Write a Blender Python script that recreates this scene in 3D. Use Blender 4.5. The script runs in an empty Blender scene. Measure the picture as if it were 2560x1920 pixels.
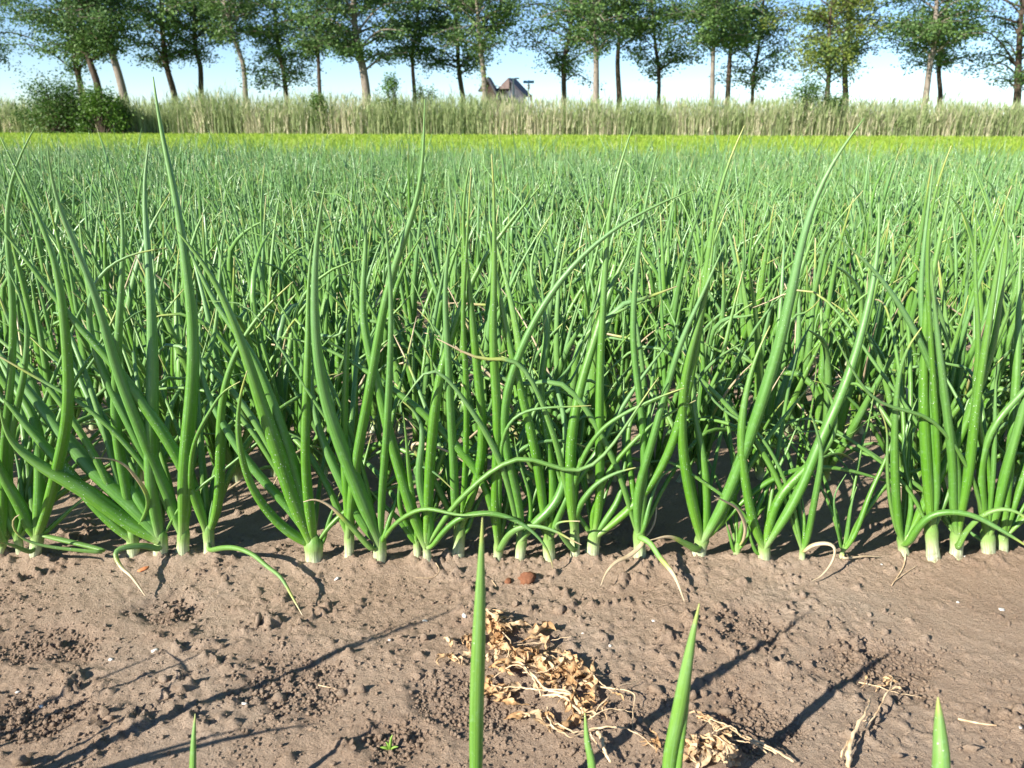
import bpy, math, random
import numpy as np
from mathutils import Matrix

# ------------------------------------------------------------------ camera, sky, sun, exposure
SC = bpy.context.scene
COL = SC.collection
FPX, CAMH = 1950.0, 0.66                 # focal length in photo pixels, eye height
PITCH = math.radians(18.43)
cam_d = bpy.data.cameras.new('camera'); cam = bpy.data.objects.new('camera', cam_d); COL.objects.link(cam)
ROLL = math.radians(0.22)                # the photo leans a touch
cam.matrix_world = Matrix.Translation((0, 0, CAMH)) @ Matrix.Rotation(math.pi/2 - PITCH, 4, 'X') @ Matrix.Rotation(ROLL, 4, 'Z')
cam_d.sensor_width = 36.0; cam_d.lens = 36.0*FPX/2560.0
cam_d.clip_start = 0.02; cam_d.clip_end = 3000
cam_d.dof.use_dof = True; cam_d.dof.focus_distance = 1.28; cam_d.dof.aperture_fstop = 10.0
SC.camera = cam

SUN_EL = math.radians(30.0); SUN_AZ = math.radians(53.0)   # light travels towards 53 deg right of straight ahead
sun_d = bpy.data.lights.new('sun', 'SUN'); sun = bpy.data.objects.new('sun', sun_d); COL.objects.link(sun)
sun_d.energy = 5.0; sun_d.angle = math.radians(0.53); sun_d.color = (1.0, 0.94, 0.84)
sun.rotation_euler = (math.pi/2 - SUN_EL, 0, -SUN_AZ)
world = bpy.data.worlds.new('World'); SC.world = world; world.use_nodes = True
wn = world.node_tree.nodes; wl = world.node_tree.links
for n in list(wn): wn.remove(n)
sky = wn.new('ShaderNodeTexSky'); sky.sky_type = 'NISHITA'; sky.sun_disc = False
sky.sun_elevation = SUN_EL; sky.sun_rotation = math.pi + SUN_AZ
sky.altitude = 2000; sky.air_density = 1.0; sky.dust_density = 0.0; sky.ozone_density = 4.0
bg = wn.new('ShaderNodeBackground'); bg.inputs['Strength'].default_value = 0.080
wo = wn.new('ShaderNodeOutputWorld')
wl.new(sky.outputs[0], bg.inputs[0]); wl.new(bg.outputs[0], wo.inputs[0])
SC.view_settings.view_transform = 'Standard'; SC.view_settings.look = 'None'
SC.view_settings.exposure = 1.27; SC.view_settings.gamma = 1.0
SC.cycles.max_bounces = 6; SC.cycles.transparent_max_bounces = 4

RNG = np.random.default_rng(7)
random.seed(7)

# ------------------------------------------------------------------ helpers
CP, SP = math.cos(PITCH), math.sin(PITCH)
def ray(px, py):
    X, Y = px-1280.0, py-960.0; cr_, sr_ = math.cos(ROLL), math.sin(ROLL)
    r = (X*cr_+Y*sr_)/FPX; u = -(-X*sr_+Y*cr_)/FPX
    return np.array([r, CP+u*SP, -SP+u*CP])
def at(px, py, Y):
    """place of a point seen at (px, py) and standing Y metres ahead"""
    d = ray(px, py); return np.array([0, 0, CAMH]) + d*(Y/d[1])
def on_ground(px, py, z=0.0):
    d = ray(px, py); return np.array([0, 0, CAMH]) + d*((z-CAMH)/d[2])
def depth_of(p):
    return p[1]*CP + (CAMH-p[2])*SP
def pix(p):
    d = depth_of(p); u = p[1]*SP + (p[2]-CAMH)*CP
    return 1280+FPX*p[0]/d, 960-FPX*u/d

def np_mesh(name, V, quads=None, tris=None, attrs=None, smooth=True):
    me = bpy.data.meshes.new(name)
    V = np.asarray(V, np.float32)
    nq = 0 if quads is None else len(quads); nt = 0 if tris is None else len(tris)
    li = []; starts = []; s = 0
    if nq: li.append(np.asarray(quads, np.int32).ravel()); starts.append(np.arange(nq, dtype=np.int32)*4); s = nq*4
    if nt: li.append(np.asarray(tris, np.int32).ravel()); starts.append(s+np.arange(nt, dtype=np.int32)*3)
    li = np.concatenate(li); starts = np.concatenate(starts)
    me.vertices.add(len(V)); me.vertices.foreach_set('co', V.ravel())
    me.loops.add(len(li)); me.loops.foreach_set('vertex_index', li)
    me.polygons.add(len(starts)); me.polygons.foreach_set('loop_start', starts)
    me.update(calc_edges=True)
    if smooth: me.polygons.foreach_set('use_smooth', np.ones(len(starts), bool))
    for k, a in (attrs or {}).items():
        at_ = me.attributes.new(k, 'FLOAT_VECTOR', 'POINT')
        at_.data.foreach_set('vector', np.asarray(a, np.float32).ravel())
    me.validate()
    return me
def obj(name, me, mat=None, parent=None, loc=None):
    o = bpy.data.objects.new(name, me); COL.objects.link(o)
    if mat is not None and me is not None and len(me.materials) == 0: me.materials.append(mat)
    if parent is not None: o.parent = parent
    if loc is not None: o.location = loc
    return o
def tag(o, label=None, cat=None, group=None, kind=None):
    if label: o['label'] = label
    if cat: o['category'] = cat
    if group: o['group'] = group
    if kind: o['kind'] = kind
    return o
def empty(name, loc=(0, 0, 0)):
    o = bpy.data.objects.new(name, None); COL.objects.link(o); o.location = loc; o.empty_display_size = .05
    return o

def smooth(a, b, x):
    t = np.clip((np.asarray(x, float)-a)/(b-a), 0, 1); return t*t*(3-2*t)
def spline(P, n):
    """Catmull-Rom through P, resampled to n points of even arc length"""
    P = np.asarray(P, float)
    if len(P) == 2: P = np.array([P[0], P[0]*.5+P[1]*.5, P[1]])
    Q = np.vstack([2*P[0]-P[1], P, 2*P[-1]-P[-2]]); out = []
    for i in range(1, len(Q)-2):
        t = np.linspace(0, 1, 9)[:-1, None]; a, b, c, d = Q[i-1], Q[i], Q[i+1], Q[i+2]
        out.append(.5*((2*b)+(-a+c)*t+(2*a-5*b+4*c-d)*t*t+(-a+3*b-3*c+d)*t**3))
    C = np.vstack(out+[Q[-2][None]])
    s = np.r_[0, np.cumsum(np.linalg.norm(np.diff(C, axis=0), axis=1))]
    u = np.linspace(0, s[-1], n)
    return np.stack([np.interp(u, s, C[:, k]) for k in range(3)], 1)
def tube(P, R, sides, prm=(0, 0, 0), phase=0.0, squash=0.0, closed_tip=True, crease=0.0):
    """tube along P with radii R: verts, quads, tris, attributes ang=(cos,sin,t) and prm"""
    P = np.asarray(P, float); n = len(P); R = np.broadcast_to(np.asarray(R, float), (n,))
    T = np.gradient(P, axis=0); T /= np.linalg.norm(T, axis=1, keepdims=True)+1e-12
    N = np.empty_like(P); a = np.array([0.31, 0.9, 0.1]); a = a/np.linalg.norm(a)
    v = a-T[0]*a.dot(T[0]); N[0] = v/np.linalg.norm(v)
    for i in range(1, n):
        v = N[i-1]-T[i]*N[i-1].dot(T[i]); N[i] = v/(np.linalg.norm(v)+1e-12)
    B = np.cross(T, N)
    an = np.arange(sides)*2*math.pi/sides+phase
    c, s = np.cos(an), np.sin(an)
    sq = 1-squash*np.linspace(1, .25, n)
    mul = 1-crease*(1-.8*np.linspace(0, 1, n)[:, None])*(np.exp(-((np.angle(np.exp(1j*(an-1.2))))/.75)**2))[None]
    V = P[:, None]+(R[:, None]*mul)[:, :, None]*(c[None, :, None]*N[:, None]+(s[None, :, None]*B[:, None])*sq[:, None, None])
    V = V.reshape(-1, 3)
    i = np.arange(n-1)[:, None]*sides; j = np.arange(sides)[None]; j2 = (j+1) % sides
    Q = np.stack([i+j, i+j2, i+sides+j2, i+sides+j], -1).reshape(-1, 4)
    t = np.repeat(np.linspace(0, 1, n), sides)
    A = np.stack([np.tile(c, n), np.tile(s, n), t], 1)
    tris = np.zeros((0, 3), int)
    if closed_tip:
        V = np.vstack([V, P[-1]+T[-1]*R[-1]*1.5]); k = len(V)-1
        A = np.vstack([A, [0, 0, 1]])
        b = (n-1)*sides; jj = np.arange(sides)
        tris = np.stack([b+jj, b+(jj+1) % sides, np.full(sides, k)], 1)
    M = np.tile(np.asarray(prm, float), (len(V), 1))
    return V, Q, tris, A, M
class Bag:
    def __init__(s): s.V = []; s.Q = []; s.T = []; s.A = []; s.M = []; s.n = 0
    def add(s, V, Q=None, T=None, A=None, M=None):
        s.V.append(V)
        if Q is not None and len(Q): s.Q.append(np.asarray(Q)+s.n)
        if T is not None and len(T): s.T.append(np.asarray(T)+s.n)
        s.A.append(A if A is not None else np.zeros((len(V), 3))); s.M.append(M if M is not None else np.zeros((len(V), 3)))
        s.n += len(V)
    def mesh(s, name, smooth=True):
        return np_mesh(name, np.vstack(s.V), np.vstack(s.Q) if s.Q else None, np.vstack(s.T) if s.T else None,
                       {'ang': np.vstack(s.A), 'prm': np.vstack(s.M)}, smooth)
def box(cx, cy, cz, sx, sy, sz):
    v = np.array([[x, y, z] for z in (-.5, .5) for y in (-.5, .5) for x in (-.5, .5)])*[sx, sy, sz]+[cx, cy, cz]
    q = np.array([[0, 2, 3, 1], [4, 5, 7, 6], [0, 1, 5, 4], [2, 6, 7, 3], [0, 4, 6, 2], [1, 3, 7, 5]])
    return v, q

def hash2(ix, iy, seed):
    h = (ix.astype(np.int64)*374761393+iy.astype(np.int64)*668265263+seed*974634777) & 0x7fffffff
    h = ((h ^ (h >> 13))*1274126177) & 0x7fffffff
    return ((h ^ (h >> 16)) & 0xffff)/65535.0
def vnoise(x, y, seed=0):
    ix = np.floor(x); iy = np.floor(y); fx = x-ix; fy = y-iy
    fx = fx*fx*(3-2*fx); fy = fy*fy*(3-2*fy)
    a = hash2(ix, iy, seed); b = hash2(ix+1, iy, seed); c = hash2(ix, iy+1, seed); d = hash2(ix+1, iy+1, seed)
    return (a+(b-a)*fx)*(1-fy)+(c+(d-c)*fx)*fy-.5
def fbm(x, y, f, octv, seed=0, gain=.5):
    s = 0; a = 1.0
    for k in range(octv):
        s = s+a*vnoise(x*f+k*17.3, y*f-k*9.1, seed+k); f *= 2.03; a *= gain
    return s

# ------------------------------------------------------------------ materials
class NT:
    def __init__(s, name):
        s.m = bpy.data.materials.new(name); s.m.use_nodes = True; s.t = s.m.node_tree
        for n in list(s.t.nodes): s.t.nodes.remove(n)
        s.out = s.n('ShaderNodeOutputMaterial')
    def n(s, ty, **kw):
        x = s.t.nodes.new(ty)
        for k, v in kw.items(): setattr(x, k, v)
        return x
    def l(s, a, b): s.t.links.new(a, b)
    def val(s, sock, v):
        if hasattr(v, 'is_linked') or hasattr(v, 'links'): s.l(v, sock)
        else: sock.default_value = v
    def math(s, op, a, b=0.0, clamp=False):
        x = s.n('ShaderNodeMath', operation=op); x.use_clamp = clamp
        s.val(x.inputs[0], a); s.val(x.inputs[1], b); return x.outputs[0]
    def mix(s, f, a, b, blend='MIX'):
        x = s.n('ShaderNodeMix', data_type='RGBA', blend_type=blend)
        s.val(x.inputs[0], f)
        s.val(x.inputs[6], a if not isinstance(a, tuple) else (*a, 1)[:4]); s.val(x.inputs[7], b if not isinstance(b, tuple) else (*b, 1)[:4])
        return x.outputs[2]
    def ramp(s, f, stops):
        x = s.n('ShaderNodeValToRGB'); s.l(f, x.inputs[0]); e = x.color_ramp.elements
        while len(e) < len(stops): e.new(0.5)
        for k, (p, c) in enumerate(stops): e[k].position = p; e[k].color = (*c, 1) if len(c) == 3 else c
        return x.outputs[0]
    def remap(s, v, a, b, c=0.0, d=1.0):
        x = s.n('ShaderNodeMapRange', interpolation_type='SMOOTHSTEP'); s.l(v, x.inputs[0])
        for k, q in zip((1, 2, 3, 4), (a, b, c, d)): s.val(x.inputs[k], q)
        return x.outputs[0]
    def noise(s, vec, scale, detail=3, rough=.55, dist=0.0):
        x = s.n('ShaderNodeTexNoise'); s.l(vec, x.inputs['Vector']) if vec is not None else None
        x.inputs['Scale'].default_value = scale; x.inputs['Detail'].default_value = detail
        x.inputs['Roughness'].default_value = rough; x.inputs['Distortion'].default_value = dist
        return x.outputs[0]
    def attr(s, name): return s.n('ShaderNodeAttribute', attribute_name=name).outputs['Vector']
    def sep(s, v):
        x = s.n('ShaderNodeSeparateXYZ'); s.l(v, x.inputs[0]); return x.outputs
    def comb(s, a, b, c):
        x = s.n('ShaderNodeCombineXYZ')
        for k, v in enumerate((a, b, c)): s.val(x.inputs[k], v)
        return x.outputs[0]
    def bump(s, h, strength, dist, normal=None):
        x = s.n('ShaderNodeBump'); x.inputs['Strength'].default_value = strength; x.inputs['Distance'].default_value = dist
        s.l(h, x.inputs['Height'])
        if normal is not None: s.l(normal, x.inputs['Normal'])
        return x.outputs[0]
    def bsdf(s, col, rough=.6, spec=.5, normal=None, trans=0.0, tcol=None, sheen=0.0):
        b = s.n('ShaderNodeBsdfPrincipled'); s.val(b.inputs['Base Color'], col if not isinstance(col, tuple) else (*col, 1))
        s.val(b.inputs['Roughness'], rough); s.val(b.inputs['Specular IOR Level'], spec)
        if sheen: b.inputs['Sheen Weight'].default_value = sheen
        if normal is not None: s.l(normal, b.inputs['Normal'])
        o = b.outputs[0]
        if trans:
            t = s.n('ShaderNodeBsdfTranslucent'); s.val(t.inputs[0], tcol if tcol is not None else col)
            if normal is not None: s.l(normal, t.inputs['Normal'])
            mx = s.n('ShaderNodeMixShader'); mx.inputs[0].default_value = trans
            s.l(o, mx.inputs[1]); s.l(t.outputs[0], mx.inputs[2]); o = mx.outputs[0]
        s.l(o, s.out.inputs[0]); return s.m
    def pos(s): return s.n('ShaderNodeNewGeometry').outputs['Position']

def mat_leaf(name='onion_leaf', far=False):
    N = NT(name)
    ang = N.attr('ang'); A = N.sep(ang); t = A[2]; M = N.sep(N.attr('prm')); rnd, dry, pale = M[0], M[1], M[2]
    p = N.pos()
    # fresh green near the neck, bluish waxy green above
    base = N.ramp(t, [(0.0, (.34, .46, .15)), (.05, (.15, .33, .03)), (.20, (.092, .258, .012)), (.50, (.115, .275, .026)), (.8, (.15, .31, .050)), (1, (.18, .33, .05))])
    wax = N.ramp(t, [(0.0, (.30, .42, .16)), (.06, (.13, .30, .05)), (.25, (.100, .258, .034)), (.55, (.130, .290, .070)), (.8, (.165, .325, .115)), (1, (.18, .32, .08))])
    wf = N.math('ADD', N.remap(rnd, .15, .95), N.math('MULTIPLY', N.math('SUBTRACT', N.noise(p, 30, 2), .5), .9), clamp=True)
    c = N.mix(wf, base, wax)
    c = N.mix(N.math('MULTIPLY', pale, .8), c, (.30, .42, .14))
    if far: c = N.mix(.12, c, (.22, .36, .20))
    if not far:
        # fine lengthwise veins
        vv = N.n('ShaderNodeVectorMath', operation='MULTIPLY'); N.l(ang, vv.inputs[0]); vv.inputs[1].default_value = (3.6, 3.6, .5)
        st = N.noise(vv.outputs[0], 1.4, 3, .65)
        c = N.mix(N.remap(st, .38, .64, 0, .8), c, N.mix(.5, c, (.03, .11, .012)))
        v2 = N.n('ShaderNodeVectorMath', operation='MULTIPLY'); N.l(N.attr('ang'), v2.inputs[0]); v2.inputs[1].default_value = (1.1, 1.1, 3.5)
        c = N.mix(N.remap(N.noise(v2.outputs[0], 1.3, 3, .6), .46, .72, 0, .32), c, (.22, .38, .18))
        blot = N.noise(p, 190, 3, .6)
        c = N.mix(N.remap(blot, .54, .72, 0, .30), c, (.22, .38, .20))
    # drying tip
    e = N.math('SUBTRACT', 1.0, dry)
    dn = N.math('ADD', t, N.math('MULTIPLY', N.math('SUBTRACT', N.noise(p, 45, 2), .5), .10))
    d0 = N.remap(dn, N.math('SUBTRACT', e, .08), e); d1 = N.remap(dn, N.math('SUBTRACT', e, .02), N.math('ADD', e, .14))
    has = N.math('GREATER_THAN', dry, .005)
    c = N.mix(N.math('MULTIPLY', N.math('MULTIPLY', d0, has), .8), c, (.36, .40, .09))
    c = N.mix(N.math('MULTIPLY', d1, has), c, N.mix(N.noise(p, 60, 2), (.40, .27, .13), (.66, .56, .40)))
    rough = .31
    nrm = None
    if not far:
        v = N.n('ShaderNodeTexVoronoi'); N.l(p, v.inputs['Vector']); v.inputs['Scale'].default_value = 330; v.inputs['Randomness'].default_value = 1
        cell = N.sep(v.outputs['Color'])
        lim = N.math('MULTIPLY', N.remap(cell[0], .50, .95), N.math('MULTIPLY', N.remap(N.noise(p, 9, 2), .40, .62, .06, .30), N.remap(rnd, .1, .7, 1.0, .55)))
        sp = N.math('LESS_THAN', v.outputs['Distance'], lim)
        c = N.mix(N.math('MULTIPLY', sp, .62), c, (.72, .80, .70))
        nrm = N.bump(N.math('ADD', N.math('MULTIPLY', st, .5), N.math('MULTIPLY', sp, .7)), .5, .0014)
        rough = N.remap(N.noise(p, 70, 2), .3, .7, .34, .52)
    return N.bsdf(c, rough, .55, nrm, trans=.14, tcol=N.mix(.5, c, (.25, .5, .05)))
def mat_stem():
    N = NT('onion_neck'); ang = N.attr('ang'); A = N.sep(ang); p = N.pos(); M = N.sep(N.attr('prm'))
    c = N.ramp(A[2], [(0, (.46, .43, .30)), (.22, (.60, .63, .45)), (.48, (.50, .58, .34)), (.72, (.28, .42, .14)), (1, (.12, .27, .045))])
    vv = N.n('ShaderNodeVectorMath', operation='MULTIPLY'); N.l(ang, vv.inputs[0]); vv.inputs[1].default_value = (4, 4, .6)
    st = N.noise(vv.outputs[0], 2.6, 2, .6)
    c = N.mix(N.remap(st, .42, .60, 0, .75), c, N.mix(.6, c, (.20, .36, .06)))
    dirt = N.math('MULTIPLY', N.remap(N.noise(p, 130, 4, .7), .44, .64), N.remap(A[2], .0, .5, .95, .18))
    c = N.mix(dirt, c, (.20, .14, .09))
    return N.bsdf(c, .45, .45, N.bump(st, .5, .001), trans=.12)
def mat_soil():
    N = NT('dry_loam'); p = N.pos(); P = N.sep(p); M = N.sep(N.attr('prm'))
    big = N.noise(p, 3.2, 4, .6); mid = N.noise(p, 26, 4, .6); fine = N.noise(p, 260, 4, .7)
    c = N.ramp(big, [(.30, (.350, .248, .172)), (.5, (.410, .304, .218)), (.72, (.45, .356, .270))])
    c = N.mix(N.remap(mid, .4, .7, 0, .4), c, (.305, .215, .150))
    c = N.mix(N.math('MULTIPLY', M[0], .40), c, (.220, .155, .115))      # freshly crumbled, damper granules
    c = N.mix(N.remap(fine, .5, .75, 0, .45), c, (.43, .365, .305))
    c = N.mix(N.remap(fine, .5, .28, 0, .40), c, (.21, .152, .115))
    rr = N.noise(p, 9, 3, .6)
    c = N.mix(N.remap(rr, .58, .74, 0, .35), c, (.32, .215, .145))
    h = N.math('ADD', N.math('MULTIPLY', N.noise(p, 520, 5, .8), .8), N.math('MULTIPLY', N.noise(p, 170, 3, .65), .9))
    return N.bsdf(c, .95, .10, N.bump(h, 1.0, .006))
def mat_simple(name, stops, scale, rough=.8, spec=.2, bumpd=0.0, trans=0.0, stretch=None):
    N = NT(name); p = N.pos()
    if stretch:
        vv = N.n('ShaderNodeVectorMath', operation='MULTIPLY'); N.l(p, vv.inputs[0]); vv.inputs[1].default_value = stretch; p = vv.outputs[0]
    f = N.noise(p, scale, 4, .6)
    c = N.ramp(f, stops)
    nr = N.bump(f, .6, bumpd) if bumpd else None
    return N.bsdf(c, rough, spec, nr, trans=trans)
def mat_prm(name, c0, c1, c2, rough=.6, spec=.25, trans=.25, noise=None):
    """colour runs c0 -> c1 with prm.x and towards c2 with prm.y"""
    N = NT(name); M = N.sep(N.attr('prm')); c = N.mix(M[0], c0, c1); c = N.mix(M[1], c, c2)
    if noise:
        f = N.noise(N.pos(), noise, 3, .6); c = N.mix(N.remap(f, .35, .7, 0, .5), c, N.mix(.55, c, (.02, .03, .01)))
    return N.bsdf(c, rough, spec, None, trans=trans)
MAT_LEAF = mat_leaf(); MAT_FAR = mat_leaf('onion_leaf_field', True); MAT_STEM = mat_stem(); MAT_SOIL = mat_soil()

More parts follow.
